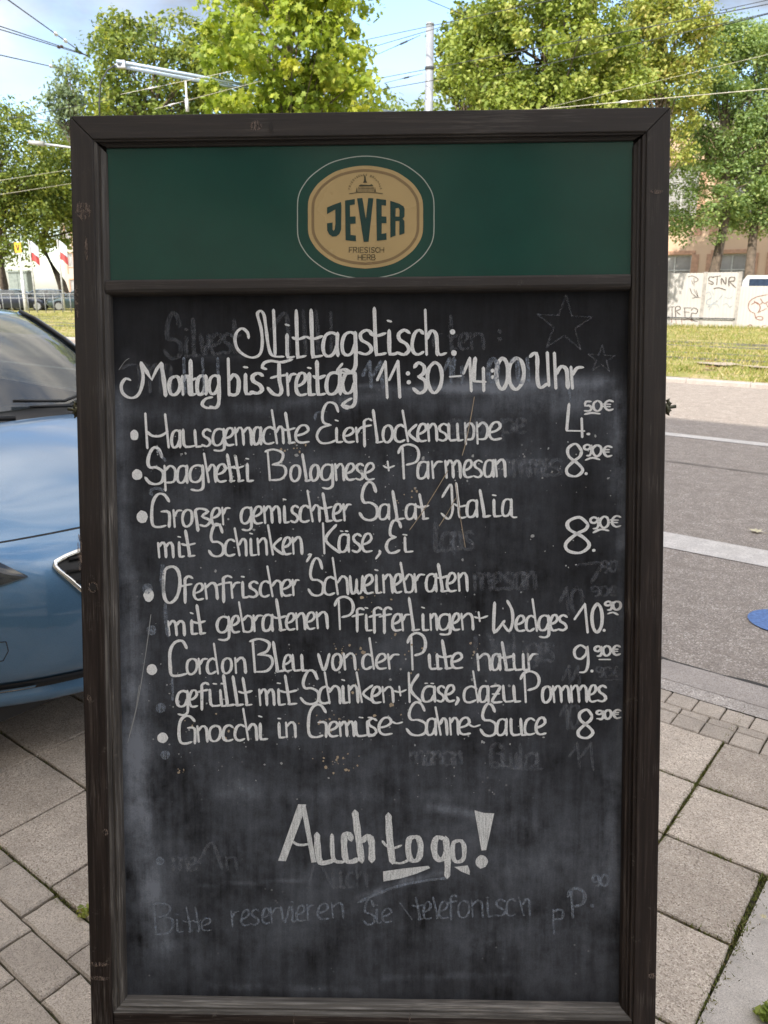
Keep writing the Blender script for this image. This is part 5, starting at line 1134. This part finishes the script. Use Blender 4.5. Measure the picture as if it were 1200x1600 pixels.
px_tree('street_tree', 'lighter green tree with a leaning trunk beside the left edge of the board', 106, 62, 0, [(95, 290, 50, 65), (110, 230, 35, 35), (85, 350, 42, 45), (150, 300, 50, 70)], trunk_h=4.6, trunk_r=.33, nclump=240, clump_r=1.0, n_per=75, size=.24, leafm=M_leaf_plane, group=G1, lean=(-1.6, 0))
px_tree('plane_tree', 'broad light green tree above the right half of the board', 850, 27, .03, [(850, 80, 130, 95), (760, 110, 75, 70), (820, 10, 100, 60), (930, 130, 80, 70), (850, 210, 130, 80)], trunk_h=3.4, trunk_r=.2, nclump=420, clump_r=.5, n_per=110, size=.15, leafm=M_leaf_plane, group=G1)
px_tree('plane_tree', 'small brown-tipped tree edge just right of the grey mast', 740, 30, .03, [(715, 75, 32, 55), (735, 130, 40, 50), (740, 30, 30, 30)], trunk_h=4, trunk_r=.13, nclump=80, clump_r=.45, n_per=60, size=.16, leafm=M_leaf_mid, group=G1)
px_tree('chestnut_tree', 'yellowing tree behind the upper right corner of the board', 1010, 31, .03, [(1040, 60, 80, 65), (990, 110, 60, 55), (1050, 150, 55, 55), (1030, 20, 55, 40), (1020, 230, 60, 50), (1085, 75, 45, 45)], trunk_h=3.5, trunk_r=.16, nclump=230, clump_r=.5, n_per=85, size=.14, leafm=M_leaf_yellow, group=G1)
px_tree('conifer_tree', 'dark tree top showing between the light green and yellowing crowns', 985, 44, 0, [(985, 10, 45, 35), (985, 60, 60, 50), (990, 140, 60, 70)], trunk_h=6, trunk_r=.25, nclump=120, clump_r=.7, n_per=50, size=.2, leafm=M_leaf_dark, group=G1)
def v_dist(px, v): d = ray(px, 440); return d.y * v / d.dot(VD)
Da = v_dist(1105, 34.5); Db = v_dist(1165, 36)
px_tree('locust_tree', 'green locust tree standing behind the hoarding left of the STNR panel', 1102, Da, 0, [(1125, 190, 70, 65), (1080, 260, 50, 55), (1140, 290, 65, 50), (1095, 340, 60, 38), (1140, 110, 60, 60), (1165, 65, 45, 38), (1070, 330, 35, 45), (1090, 130, 50, 60), (1145, 62, 45, 32)], trunk_h=4.6, trunk_r=.24, nclump=330, clump_r=.5, n_per=90, size=.13, leafm=M_leaf_acacia, group=G1, flat=.9, lean=(.5, 0))
px_tree('locust_tree', 'slimmer green locust tree at the right edge above the white van', 1165, Db, 0, [(1185, 170, 50, 60), (1190, 250, 55, 50), (1175, 320, 48, 40), (1210, 330, 50, 45), (1190, 100, 45, 40), (1195, 72, 40, 28)], trunk_h=4.2, trunk_r=.2, nclump=230, clump_r=.5, n_per=90, size=.13, leafm=M_leaf_acacia, group=G1, flat=.9)
for (px, D, lab, e) in ((300, 60, 'distant dark green tree hidden behind the board on the left', [(320, 260, 140, 90)]), (560, 62, 'distant dark green tree behind the middle of the board', [(560, 240, 150, 100)]), (760, 60, 'distant dark green tree behind the right part of the board', [(790, 270, 140, 90)])):
    px_tree('street_tree', lab, px, D, 0, e, trunk_h=4, trunk_r=.3, nclump=90, clump_r=1.4, n_per=60, size=.42, leafm=M_leaf_mid, group=G1)

# ================================================================== HOARDING, VAN, BUILDINGS
VW = 32.6
M_panel = simple('hoarding_white', (.45, .43, .41), .7, var=.06, scale=1.5); M_postg = simple('hoarding_post', (.33, .31, .29), .7)
hx = [(985, 430), (1098.5, 426), (1152, 425.5), (1262, 446), (1370, 446), (1480, 446)]
hoard = None; u_prev = None
ztop = [None] * 6
wroot = empty('graffiti_hoarding', S(8, VW, 0), A0, 'white graffiti-covered hoarding of upright panels beyond the tram tracks', 'fence')
def WL(p): u, v = uv_of(p); return Vector((8 - u, v - VW, p.z))
edges = [WL(on_v(x, 470, VW)).x for x in (840, 930, 1042, 1098.5, 1152.5, 1262, 1372)]
zt1 = on_v(1045, 427, VW).z; zt2 = on_v(1125, 425.5, VW).z; zt3 = on_v(1160, 447, VW).z
tops = [zt1, zt1, zt1, zt2, zt3, zt3]
for i in range(6):
    a, b = edges[i] + .05, edges[i + 1] - .05; mb = MB(); n = max(2, int((b - a) / .12)); vs = []
    for z in (.03, tops[i]):
        for k in range(n * 2 + 1):
            x = a + (b - a) * k / (2 * n); vs.append((x, -.012 if k % 2 == 0 else .0, z))
    m_ = 2 * n + 1; mb.add(vs, [(k, k + 1, m_ + k + 1, m_ + k) for k in range(m_ - 1)]); mb.box(a, b, .001, .03, .03, tops[i] - .002)
    obj('panel', mb, M_panel, wroot)
for i in range(7):
    e = edges[i]; tz = max(tops[min(i, 5)], tops[max(0, i - 1)]) ; obj('post', MB().box(e - .065, e + .065, -.03, .05, -.1, tz + .02), M_postg, wroot)
mb = MB(); zr = on_v(1095, 497, VW - .1).z; mb.tube([(edges[0], -.09, zr), (edges[4] + .0, -.09, zr)], .022, 6); obj('rail', mb, M_wire, wroot)
def on_wall(px, py, lift):
    p = WL(on_v(px, py, VW - .016)); return (p.x, -.016 - lift * 6, p.z)
WS = (960, 300, 5.0)
def wl(pts, w, m): ribbon(m, [(WS[0] + x / 5, WS[1] + y / 5) for x, y in pts], w, on_wall, jit=.05)
mb = MB()
for P_ in ([(778, 668), (745, 662), (738, 690), (770, 705), (768, 722), (735, 712)], [(775, 662), (830, 655)], [(805, 660), (800, 726)], [(835, 722), (838, 672), (868, 722), (872, 665)], [(895, 735), (898, 672), (940, 668), (935, 695), (902, 700), (948, 748)], [(775, 755), (815, 748), (870, 765)]): wl(P_, 1.5, mb)
for P_ in ([(575, 662), (610, 655), (655, 680), (640, 700), (622, 700)], [(605, 690), (612, 720)], [(622, 672), (622, 735)], [(590, 750), (605, 790), (640, 820)], [(620, 760), (650, 815)], [(640, 768), (655, 820)], [(608, 830), (640, 822), (670, 825)]): wl(P_, 1.0, mb)
for P_ in ([(430, 898), (470, 896)], [(450, 900), (452, 980)], [(480, 980), (478, 900), (510, 895), (515, 915), (485, 930), (515, 960)], [(540, 905), (600, 905)], [(540, 935), (585, 940)], [(548, 905), (552, 975)], [(600, 925), (620, 905), (650, 920), (640, 950), (605, 945), (600, 985), (620, 1005), (650, 1012)]): wl(P_, 1.3, mb)
o = obj('graffiti', mb, simple('black_spray', (.07, .055, .05), .8), wroot, kind='stuff'); o['label'] = 'thin black tags with the letters STNR'
mb = MB()
for P_ in ([(478, 990), (485, 1030)], [(525, 990), (530, 1060)], [(540, 1000), (580, 990), (610, 1010)], [(445, 990), (448, 1020)], [(1045, 900), (1060, 850), (1110, 820), (1150, 810), (1200, 800)], [(1045, 900), (1060, 930), (1100, 950)], [(1070, 880), (1110, 860), (1140, 900), (1120, 945)], [(1090, 850), (1130, 880), (1160, 860)], [(1095, 950), (1110, 990), (1150, 1000), (1160, 980), (1130, 970), (1100, 985)], [(1125, 940), (1190, 910)], [(1185, 870), (1200, 900)], [(1140, 830), (1170, 870), (1210, 850)], [(1040, 1050), (1060, 1035), (1080, 1050)], [(1150, 1050), (1180, 1040)]): wl(P_, 1.1, mb)
o = obj('graffiti', mb, simple('brown_spray', (.22, .09, .06), .8), wroot, kind='stuff'); o['label'] = 'red-brown doodles low on the panels'
mb = MB()
for P_ in ([(715, 790), (740, 780), (760, 820), (720, 850), (730, 880), (790, 860)], [(730, 900), (800, 850), (855, 795)], [(740, 920), (760, 890)], [(780, 880), (800, 870), (815, 900)], [(860, 820), (900, 830), (925, 815)], [(850, 880), (880, 870), (900, 900), (925, 885)], [(760, 770), (775, 800)]): wl(P_, 1.2, mb)
o = obj('graffiti', mb, simple('grey_spray', (.30, .34, .38), .8), wroot, kind='stuff'); o['label'] = 'faded blue-grey scribble under the letters'

# white van behind the lower hoarding panel
def build_van(loc, rz, label):
    r = empty('van', loc, rz, label, 'van'); M_v = simple('van_white', (.72, .72, .70), .35, var=.03, coat=.6)
    prof_ = [(0, .35), (-.05, .75), (.15, 1.05), (1.0, 1.25), (1.75, 2.05), (2.1, 2.2), (5.1, 2.22), (5.25, 2.0), (5.3, .4)]
    mb = MB(); vs = []; n = len(prof_)
    for y, inset in ((-.95, .0), (-.99, .0), (.99, .0), (.95, 0)): vs += [(x, y, z) for x, z in prof_]
    fs = [(k * n + i, (k + 1) * n + i, (k + 1) * n + (i + 1) % n, k * n + (i + 1) % n) for k in (0, 1, 2) for i in range(n)] + [tuple(range(n)), tuple(3 * n + i for i in range(n))[::-1]]
    mb.add(vs, fs); obj('body', mb, M_v, r, bevel=.03)
    for y in (-1.0, 1.0):
        for x0_, x1_ in ((1.45, 2.35), (2.5, 3.7), (3.82, 5.0)):
            yy = y * 1.001; q = [(x0_ + (.3 if x0_ < 2 else 0), 1.28), (x1_, 1.28), (x1_, 2.07), (x0_ + (.75 if x0_ < 2 else 0), 2.07)]
            mb = MB().add([(a, yy, b) for a, b in q] + [(a, yy - y * .02, b) for a, b in q], [(0, 1, 2, 3), (7, 6, 5, 4), (0, 4, 5, 1), (1, 5, 6, 2), (2, 6, 7, 3), (3, 7, 4, 0)]); obj('window', mb, simple('van_glass', (.03, .05, .09), .08, coat=1), r)
        for wx in (.95, 4.3):
            mb = MB().lathe([(.22, -.1), (.33, -.1), (.34, 0), (.33, .1), (.22, .1)], 20, Matrix.Translation((wx, y * .93, .34)) @ Matrix.Rotation(math.pi / 2, 4, 'X')); w_ = obj('wheel', mb, M_rubber, r, True)
            obj('rim', MB().lathe([(.21, -.11), (.05, -.12), (.05, .12), (.21, .11)], 14, Matrix.Translation((wx, y * .93, .34)) @ Matrix.Rotation(math.pi / 2, 4, 'X')), M_alloy, w_)
    mb = MB().add([(1.08, -.8, 1.32), (1.08, .8, 1.32), (1.70, .72, 2.0), (1.70, -.72, 2.0)], [(0, 3, 2, 1)]); mb.v = [(x - .03, y, z + .03) for x, y, z in mb.v]; obj('windscreen', mb, M_cglass, r)
    for y in (-.7, .7): obj('headlight', MB().box(-.06, .1, y - .15, y + .15, .72, .95), M_lampglass, r, bevel=.03)
    return r
pv_ = on_v(1156, 440, VW + 2.2); zs = pv_.z / 1.0
u_, v_ = uv_of(pv_); van = build_van(S(u_ - 5.3, VW + 3.4, on_v(1180, 429.5, VW + 2.4).z - 2.22), A0 + math.pi, 'white van with dark blue windows parked behind the low hoarding panel at the right edge')
# ---- buildings
M_peach = simple('peach_render', (.56, .40, .28), .9, var=.06, scale=.6); M_bframe = simple('brick_surround', (.42, .25, .17), .9, var=.2, scale=6, bmp=.4); M_winglass = simple('window_glass', (.30, .29, .28), .2, var=.3, scale=1)
M_cream = simple('cream_render', (.42, .37, .31), .9, var=.06, scale=.5); M_roof = simple('roof_tiles', (.22, .10, .07), .9, var=.3, scale=4); M_fr = simple('window_frame_white', (.42, .42, .40), .6); M_conc = simple('grey_render', (.36, .33, .30), .9)
def building(name, loc, rz, w, h, d, m, bays, floors, label, wz=1.0, win=(1.3, 1.7), surround=M_bframe, roof=True, fh=3.3, z0w=.9, plinth=None, x_off=0):
    """local: facade along +x at y=0 facing -y, openings cut as recesses"""
    r = empty(name, loc, rz, label, 'building')
    xs = [0]; cw = w / bays
    for i in range(bays): xs += [cw * (i + .5) - win[0] / 2, cw * (i + .5) + win[0] / 2]
    xs.append(w); zs_ = [0]
    for f in range(floors): zs_ += [f * fh + z0w, f * fh + z0w + win[1]]
    zs_.append(h); mb = MB(); R_ = .18
    for i in range(len(xs) - 1):
        for j in range(len(zs_) - 1):
            hole = i % 2 == 1 and j % 2 == 1
            a, b, c, d_ = xs[i], xs[i + 1], zs_[j], zs_[j + 1]
            if not hole: mb.add([(a, 0, c), (b, 0, c), (b, 0, d_), (a, 0, d_)], [(0, 1, 2, 3)])
            else: mb.add([(a, 0, c), (b, 0, c), (b, 0, d_), (a, 0, d_), (a, R_, c), (b, R_, c), (b, R_, d_), (a, R_, d_)], [(0, 4, 5, 1), (1, 5, 6, 2), (2, 6, 7, 3), (3, 7, 4, 0)])
    mb.add([(0, 0, 0), (w, 0, 0), (w, d, 0), (0, d, 0), (0, 0, h), (w, 0, h), (w, d, h), (0, d, h)], [(1, 2, 6, 5), (2, 3, 7, 6), (3, 0, 4, 7), (4, 5, 6, 7)])
    obj('wall', mb, m, r)
    wm = None
    for i in range(bays):
        for f in range(floors):
            x0_ = cw * (i + .5) - win[0] / 2; z0_ = f * fh + z0w
            if wm is None:
                a = MB(); W_, H_ = win; y0_, y1_ = .10, .16
                for q in ((0, .07, 0, H_), (W_ - .07, W_, 0, H_), (.07, W_ - .07, 0, .07), (.07, W_ - .07, H_ - .07, H_), (W_ / 2 - .035, W_ / 2 + .035, .07, H_ - .07), (.07, W_ / 2 - .035, H_ * .68, H_ * .68 + .05), (W_ / 2 + .035, W_ - .07, H_ * .68, H_ * .68 + .05)): a.box(q[0], q[1], y0_, y1_, q[2], q[3])
                fm = mesh_of('window', a, M_fr); pm = mesh_of('pane', MB().box(.05, W_ - .05, .13, .14, .05, H_ - .05), M_winglass)
                s_ = MB(); sw_ = .16 if surround is not M_bframe else .34; s_.box(-sw_, -.002, -.035, .02, -.9 if sw_ > .2 else -.02, H_ + .02); s_.box(W_ + .002, W_ + sw_, -.035, .02, -.9 if sw_ > .2 else -.02, H_ + .02); s_.box(-.16, W_ + .16, -.04, .02, H_ + .022, H_ + .2); s_.box(-.2, W_ + .2, -.09, .02, -.14, -.022); sm = mesh_of('surround', s_, surround); wm = 1
            o = bpy.data.objects.new('window', fm); COL.objects.link(o); o.parent = r; o.location = (x0_, 0, z0_)
            for nm, me in (('pane', pm), ('surround', sm)):
                c = bpy.data.objects.new(nm, me); COL.objects.link(c); c.parent = o
    obj('cornice', MB().box(-.25, w + .25, -.3, .3, h + .002, h + .3), M_conc, r)
    if roof:
        mb = MB(); rh = 3.2; mb.add([(-.4, -.4, h + .302), (w + .4, -.4, h + .302), (w + .4, d + .4, h + .302), (-.4, d + .4, h + .302), (-.4, d / 2, h + rh), (w + .4, d / 2, h + rh)], [(0, 1, 5, 4), (2, 3, 4, 5), (0, 4, 3), (1, 2, 5), (0, 3, 2, 1)]); rf = obj('roof', mb, M_roof, r)
        obj('chimney', MB().box(w * .3, w * .3 + .8, d * .4, d * .4 + .6, h + 1.5, h + rh + 1), M_bframe, rf)
    return r
# peach building behind the locust trees (facade faces the street)
VB = 41
ub = uv_of(on_v(930, 440, VB))[0]
cw_ = 2.7
building('apartment_building', S(ub, VB, 0), A0, cw_ * 14, 8.6, 10, M_peach, 14, 2, 'peach rendered building with brick framed windows behind the locust trees', win=(1.65, 2.3), z0w=.75, fh=4.1, roof=False)
building('low_building', S(64, 58, 0), A0, 26, 5.6, 10, M_cream, 8, 1, 'long cream building behind the parked cars and flags at the left edge', win=(1.2, 1.3), z0w=2.6, fh=5, roof=False)
building('town_house', S(100, 60, 0), A0, 28, 10, 10, M_cream, 8, 3, 'cream town house far off behind the left trees', win=(1.2, 1.6), roof=True)
# the cafe house behind the viewer, whose shade covers pavement and half the road
hb = (9.35 + 3.2) * math.tan(math.radians(SUN_EL)) 
building('cafe_building', S(-26, -3.2, 0), A0 + math.pi, 60, hb - .3, 10, simple('warm_render', (.74, .67, .57), .9, var=.05), 20, 2, 'warm plastered house row behind the viewer that shades the pavement', roof=False, fh=3.5, surround=M_fr)

# ================================================================== STREET FURNITURE
# grey mast
mp_ = at_dist(666, 460, 23.5); mp_.z = 0
mast = empty('tram_mast', mp_, 0, 'grey steel tram mast rising behind the top of the board', 'mast')
zt_ = at_dist(666, 39, 23.5).z
obj('pole', MB().tube([(0, 0, 0), (0, 0, zt_ * .5), (0, 0, zt_)], [.135, .12, .105], 18), M_galv, mast, True)
zc = at_dist(666, 107, 23.5).z
obj('band', MB().tube([(0, 0, zc - .035), (0, 0, zc + .035)], .122, 18), M_wire, mast, True)
obj('cap', MB().tube([(0, 0, zt_), (0, 0, zt_ + .05)], [.12, .10], 18), M_galv, mast, True)
# pale bracket arm reaching towards the left (double tube), carried by its own mast hidden behind the board
zA = 6.0; pa = on_ground(181, 99, zA); pb = on_ground(520, 161, zA)
arm = empty('bracket_arm', Vector((0, 0, 0)), 0, 'pale blue double tube bracket arm for the overhead line left of the maple', 'bracket')
d_ = (pb - pa); d_.normalize(); pe = pb + d_ * 3.5; arm.location = Vector((pe.x, pe.y, 0)); lo = arm.location.copy()
nrm = d_.cross(Vector((0, 0, 1))).normalized()
for s_ in (-1, 1): obj('tube', MB().tube([pa - lo + nrm * .045 * s_ + Vector((0, 0, .03 * s_)), pe - lo + nrm * .045 * s_ + Vector((0, 0, .03 * s_))], .036, 8), M_palebar, arm, True)
obj('pole', MB().tube([(0, 0, 0), (0, 0, zA + .12)], [.12, .10], 14), M_galv, arm, True)
obj('clamp', MB().box(-.09, .09, -.06, .06, -.07, .07, Matrix.Translation(pa - lo + d_ * 6.0 * .02)), M_galv, arm)
pi_ = on_ground(290, 127, zA) - lo; obj('insulator', MB().tube([pi_, pi_ - Vector((0, 0, .35)), pi_ - Vector((0, 0, .36)), pi_ - Vector((0, 0, .62))], [.02, .02, .045, .04], 8), M_ceramic, arm, True)
hk = [pa - lo + Vector(q) for q in ((0, 0, -.03), (-.18, 0, -.12), (-.36, 0, -.38), (-.42, 0, -.75), (-.44, 0, -1.1))]; obj('cable', MB().tube(hk, .016, 6), M_wire, arm, True)
# overhead wires: two picture points with their distances; extended past both ends
def wire(p0, D0, p1, D1, r, label, m=M_wire, ext=(0, 0), sag=0.0, ins=()):
    a = at_dist(*p0, D0); b = at_dist(*p1, D1); d = b - a; a2 = a - d * ext[0]; b2 = b + d * ext[1]; n = 12
    r = r * .72; root = empty('overhead_wire', a2, 0, label, 'wire', 'overhead wires of the tram line')
    pts = [a2.lerp(b2, i / n) - a2 - Vector((0, 0, sag * 4 * (i / n) * (1 - i / n))) for i in range(n + 1)]
    obj('strand', MB().tube(pts, r, 5), m, root, True)
    for f, mm in ins:
        c = a.lerp(b, f) - a2; dn = d.normalized(); w_ = .17 * D0 / 14; obj('insulator', MB().tube([c - dn * w_, c - dn * w_ * .4, c - dn * w_ * .35, c + dn * w_ * .35, c + dn * w_ * .4, c + dn * w_], [r * 1.4, r * 1.6, r * 3.6, r * 3.6, r * 1.6, r * 1.4], 8), mm, root, True)
wire((13, 0), 15, (133, 86), 24, .016, 'wire descending steeply from the top left corner with a pale insulator', ins=((.5, M_ceramic), (.64, M_ceramic)), ext=(.4, .05))
wire((0, 41), 15, (133, 85), 24, .013, 'upper of the paired wires entering at the left edge', ins=((.62, M_brown_ins),), ext=(.4, .05))
wire((0, 46), 15, (133, 86), 24, .013, 'lower of the paired wires entering at the left edge', ins=((.58, M_brown_ins),), ext=(.4, .05))
wire((0, 86), 16, (94, 107), 22, .014, 'single wire below the pair at the left edge with a white insulator', ins=((.8, M_ceramic),), ext=(.4, .05))
wire((45, 180), 24, (150, 160), 26, .013, 'short wire crossing the grey-green tree at the board corner', ext=(.3, .3))
wire((60, 186), 24, (118, 197), 26, .013, 'short wire dipping to the left post of the board', ext=(.1, .3))
wire((0, 282), 30, (110, 265), 34, .015, 'upper wire across the left edge tree', M_ropewire, ext=(.3, .3))
wire((0, 304), 30, (110, 287), 34, .015, 'lower wire across the left edge tree', M_ropewire, ext=(.3, .3))
wire((540, 69), 26, (690, 37), 22, .012, 'topmost wire meeting the grey mast', ext=(.3, 2.2))
wire((560, 80), 26, (690, 42), 22, .012, 'second wire from the top at the grey mast', ext=(.3, 0))
wire((590, 85), 24, (657, 55), 23.4, .010, 'short stay wire left of the grey mast', ins=((.62, M_wire),))
wire((590, 123), 25, (700, 102), 22, .012, 'third wire passing the middle of the grey mast', ext=(.3, 3.0))
wire((600, 130), 25, (660, 115), 23.5, .009, 'slim stay wire below the mast band', ins=((.6, M_wire),))
wire((590, 141), 25, (697, 122), 22, .013, 'lowest dark wire crossing the grey mast', ext=(.3, 0))
wire((669, 0), 20, (712, 18), 21, .010, 'wire at the top edge between mast and light green tree', ext=(.5, .3))
wire((770, 120), 20, (1137, 35), 16, .010, 'long wire crossing the light green crown', ext=(0, .4))
wire((1137, 14), 16, (1200, 0), 15.5, .010, 'wire in the blue patch at the upper right', ext=(.2, .4))
wire((1140, 37), 16, (1200, 22), 15.5, .012, 'lower wire in the blue patch at the upper right', ext=(.2, .4))
wire((898, 166), 17, (1200, 139), 13, .009, 'pale rope-like wire running from the board corner to the right edge', M_ropewire, ext=(.5, .3), ins=((.31, M_ceramic),))
wire((930, 150), 22, (1200, 85), 20, .005, 'thin pale wire crossing the yellowing tree', M_ropewire, ext=(.5, .2))
wire((200, 145), 20, (330, 118), 18, .007, 'pale slack wire below the bracket arm', M_ropewire, ext=(.1, .2), ins=((.3, M_ceramic),))
wire((250, 168), 20, (345, 143), 19, .006, 'second pale wire hanging behind the bracket arm', M_ropewire, ext=(.1, .6), ins=((.2, M_ceramic),))
# small lamp arm at left
a = at_dist(45, 222, 30); b = at_dist(92, 228, 30); r_ = empty('street_lamp', Vector((b.x + 2.6, b.y, 0)), 0, 'pale street lamp arm in front of the left edge tree', 'street lamp'); lo = r_.location.copy()
obj('lamp_head', MB().tube([a - lo, a.lerp(b, .5) - lo], [.06, .09], 10), M_fr, r_, True); obj('arm', MB().tube([a.lerp(b, .45) - lo, b - lo, Vector((0, 0, b.z - .35))], .04, 8), M_galv, r_, True); obj('pole', MB().tube([(0, 0, 0), (0, 0, b.z - .3)], [.09, .06], 10), M_galv, r_, True)
# yellow V sign on its pole
vb = on_ground(41, 486, 0); vt = on_v(31, 378, uv_of(vb)[1]); Dv = vb.y; Hv = at_dist(31, 377, Dv).z
sg = empty('v_sign_post', vb, 0, 'white sign post with a small orange sign showing a black V', 'sign')
obj('pole', MB().tube([(0, 0, 0), (0, 0, Hv * .45), (0, 0, Hv * .45 + .02), (0, 0, Hv)], [.12, .12, .075, .07], 12), simple('white_pole', (.6, .6, .6), .5), sg, True)
zs0, zs1 = at_dist(30, 395, Dv).z, at_dist(30, 379, Dv).z
pn = obj('sign_panel', MB().box(-.21, .21, -.13, -.09, zs0, zs1), simple('orange_sign', (.8, .42, .02), .5, var=.03), sg)
mb = MB(); zc_ = (zs0 + zs1) / 2; hh = (zs1 - zs0) * .3
mb.add([(-.13, -.134, zc_ + hh), (-.06, -.134, zc_ + hh), (0, -.134, zc_ - hh * .3), (.06, -.134, zc_ + hh), (.13, -.134, zc_ + hh), (.04, -.134, zc_ - hh), (-.04, -.134, zc_ - hh)], [(0, 6, 2, 1), (6, 5, 2), (2, 5, 4, 3)]); obj('letter', mb, M_black, pn)
obj('under_plate', MB().box(-.14, .14, -.12, -.09, zs0 - .12, zs0 - .02), M_fr, sg)
# flags
M_fw = simple('flag_white', (.72, .74, .85), .8, var=.04); M_frd = simple('flag_red', (.50, .08, .08), .8, var=.04)
for (px, pt, pbx, lab) in ((49, 378, 54, 'flag pole with red and white flag nearer the V sign post'), (91, 377, 98, 'flag pole with red and white flag beside the board edge')):
    D = 54; base = at_dist(pbx, 455, D); base.z = 0; H_ = at_dist(px, pt - 3, D).z
    fr_ = empty('flag_pole', base, 0, lab, 'flag', 'flag poles on the left'); obj('pole', MB().tube([(0, 0, 0), (0, 0, H_)], [.07, .045], 8), M_fr, fr_, True)
    for nm, m_, z0_, z1_ in (('flag', M_fw, -.75, -.05), ('flag', M_frd, -1.25, -.752)):
        mb = MB(); mb.grid(lambda a, b: Vector((.06 + a * .48, .08 * math.sin(a * 7 + b), H_ + z0_ + (z1_ - z0_) * b - .28 * a * a - .1 * a)), 12, 6); obj(nm, mb, m_, fr_, True, label='red lower half' if m_ is M_frd else 'white upper half')
# railing with posts in front of the parked cars
fa = on_ground(-40, 489, 0); vf = uv_of(on_ground(45, 487, 0))[1]
fr0 = on_ground(-60, 489, 0); 
pA = at_dist(-60, 487, 50); pB = at_dist(190, 489, 50); pA.z = pB.z = 0
fn = empty('street_railing', pA, math.atan2(pB.y - pA.y, pB.x - pA.x), 'grey tubular railing with evenly spaced posts beyond the grass at left', 'railing'); Lr = (pB - pA).length; hr = at_dist(50, 459, 50).z
M_rl = simple('railing_grey', (.22, .23, .24), .5, .3)
obj('rail', MB().tube([(0, 0, hr), (Lr, 0, hr)], .035, 6), M_rl, fn, True); obj('rail', MB().tube([(0, 0, hr * .78), (Lr, 0, hr * .78)], .028, 6), M_rl, fn, True)
k = 0
while k * .52 < Lr: obj('post', MB().tube([(k * .52, 0, -.1), (k * .52, 0, hr)], .03, 6), M_rl, fn, True); k += 1
# far parked cars
paints = [car_paint('dark_blue_paint', (.015, .02, .035)), car_paint('grey_teal_paint', (.05, .08, .085)), car_paint('black_paint', (.01, .01, .012))]
for (px, D, rz, m_, lab) in ((30, 56, .15, paints[0], 'dark blue car parked left of the sign post behind the railing'), (62, 57, -2.9, paints[2], 'black car parked right of the sign post behind the railing'), (125, 56, -2.8, paints[1], 'grey-green car half hidden by the board edge behind the railing')):
    p = at_dist(px, 470, D); p.z = .0; cc = Vector((2.2 * math.cos(rz), 2.2 * math.sin(rz), 0)); build_car('parked_car', p + cc, rz, m_, lab, 'cars parked beyond the railing', False)
# grey utility cabinet by the cream building
cp_ = at_dist(31, 460, 66); cp_.z = 0; cb = empty('utility_cabinet', cp_, 0, 'large grey-green metal cabinet behind the sign post', 'cabinet'); M_cab = simple('cabinet_green_grey', (.24, .28, .27), .6)
obj('body', MB().box(-.75, .75, 0, .9, 0, 2.7), M_cab, cb); obj('roof', MB().box(-.85, .85, -.1, 1, 2.702, 2.85), M_cab, cb)
for x0_ in (-.72, .02): obj('door', MB().box(x0_, x0_ + .69, -.03, -.002, .1, 2.6), M_cab, cb)
# fallen leaves: a pale one on the road, brown ones in the grass
def fallen(p, size, m, label, rz):
    sh = [(0, -1), (.35, -.55), (.9, -.5), (.5, -.1), (1.0, .45), (.38, .38), (0, 1.1), (-.38, .38), (-1.0, .45), (-.5, -.1), (-.9, -.5), (-.35, -.55)]
    mb = MB().add([(a * size, b * size, .012 + .2 * size * (a * a + .3 * b * b) * abs(math.sin(3 * a + b))) for a, b in sh] + [(0, 0, .008)], [(i, (i + 1) % 12, 12) for i in range(12)]); mb.tube([(0, -size, .008), (.1 * size, -1.9 * size, .012)], .0016, 5)
    o = obj('fallen_leaf', mb, m); o.location = p; o.rotation_euler = (0, 0, rz); tag(o, label, 'leaf', 'fallen leaves')
M_fl = simple('pale_leaf', (.62, .56, .38), .7, var=.15, scale=60); M_fb = simple('brown_leaf', (.22, .10, .05), .8)
fallen(on_ground(1181, 832, ZR), .045, M_fl, 'pale dry leaf lying on the asphalt beyond the wide white line', .8)
fallen(on_ground(1108, 574, .08), .13, M_fb, 'brown leaf lying in the grass verge, nearer one', .2); fallen(on_ground(1108, 565, .08), .12, M_fb, 'brown leaf lying in the grass verge, farther one', 2.)
fallen(on_ground(1192, 1438, .0), .009, M_fl, 'small pale leaf scrap at the edge of the smooth concrete plate', 1.)
# weed at the lower right corner
wd = on_ground(1199, 1592, 0); V, n, k, tint, p = leaf_cloud(np.array([[0, 0, .012]]), np.array([.028]), 60, .022, flat=.3)
o = obj('weed', fast_mesh('weed', V, n, k, M_leaf_plane, tint), None); o.location = wd; tag(o, 'small green weed at the edge of the concrete plate in the lower right corner', 'weed')
wd = on_ground(132, 1427, 0); V, n, k, tint, p = leaf_cloud(np.array([[0, 0, .008]]), np.array([.02]), 50, .014, flat=.3)
o = obj('weed', fast_mesh('weed', V, n, k, M_leaf_plane, tint), None); o.location = wd; tag(o, 'small green weed in the joint next to the left leg of the board', 'weed')
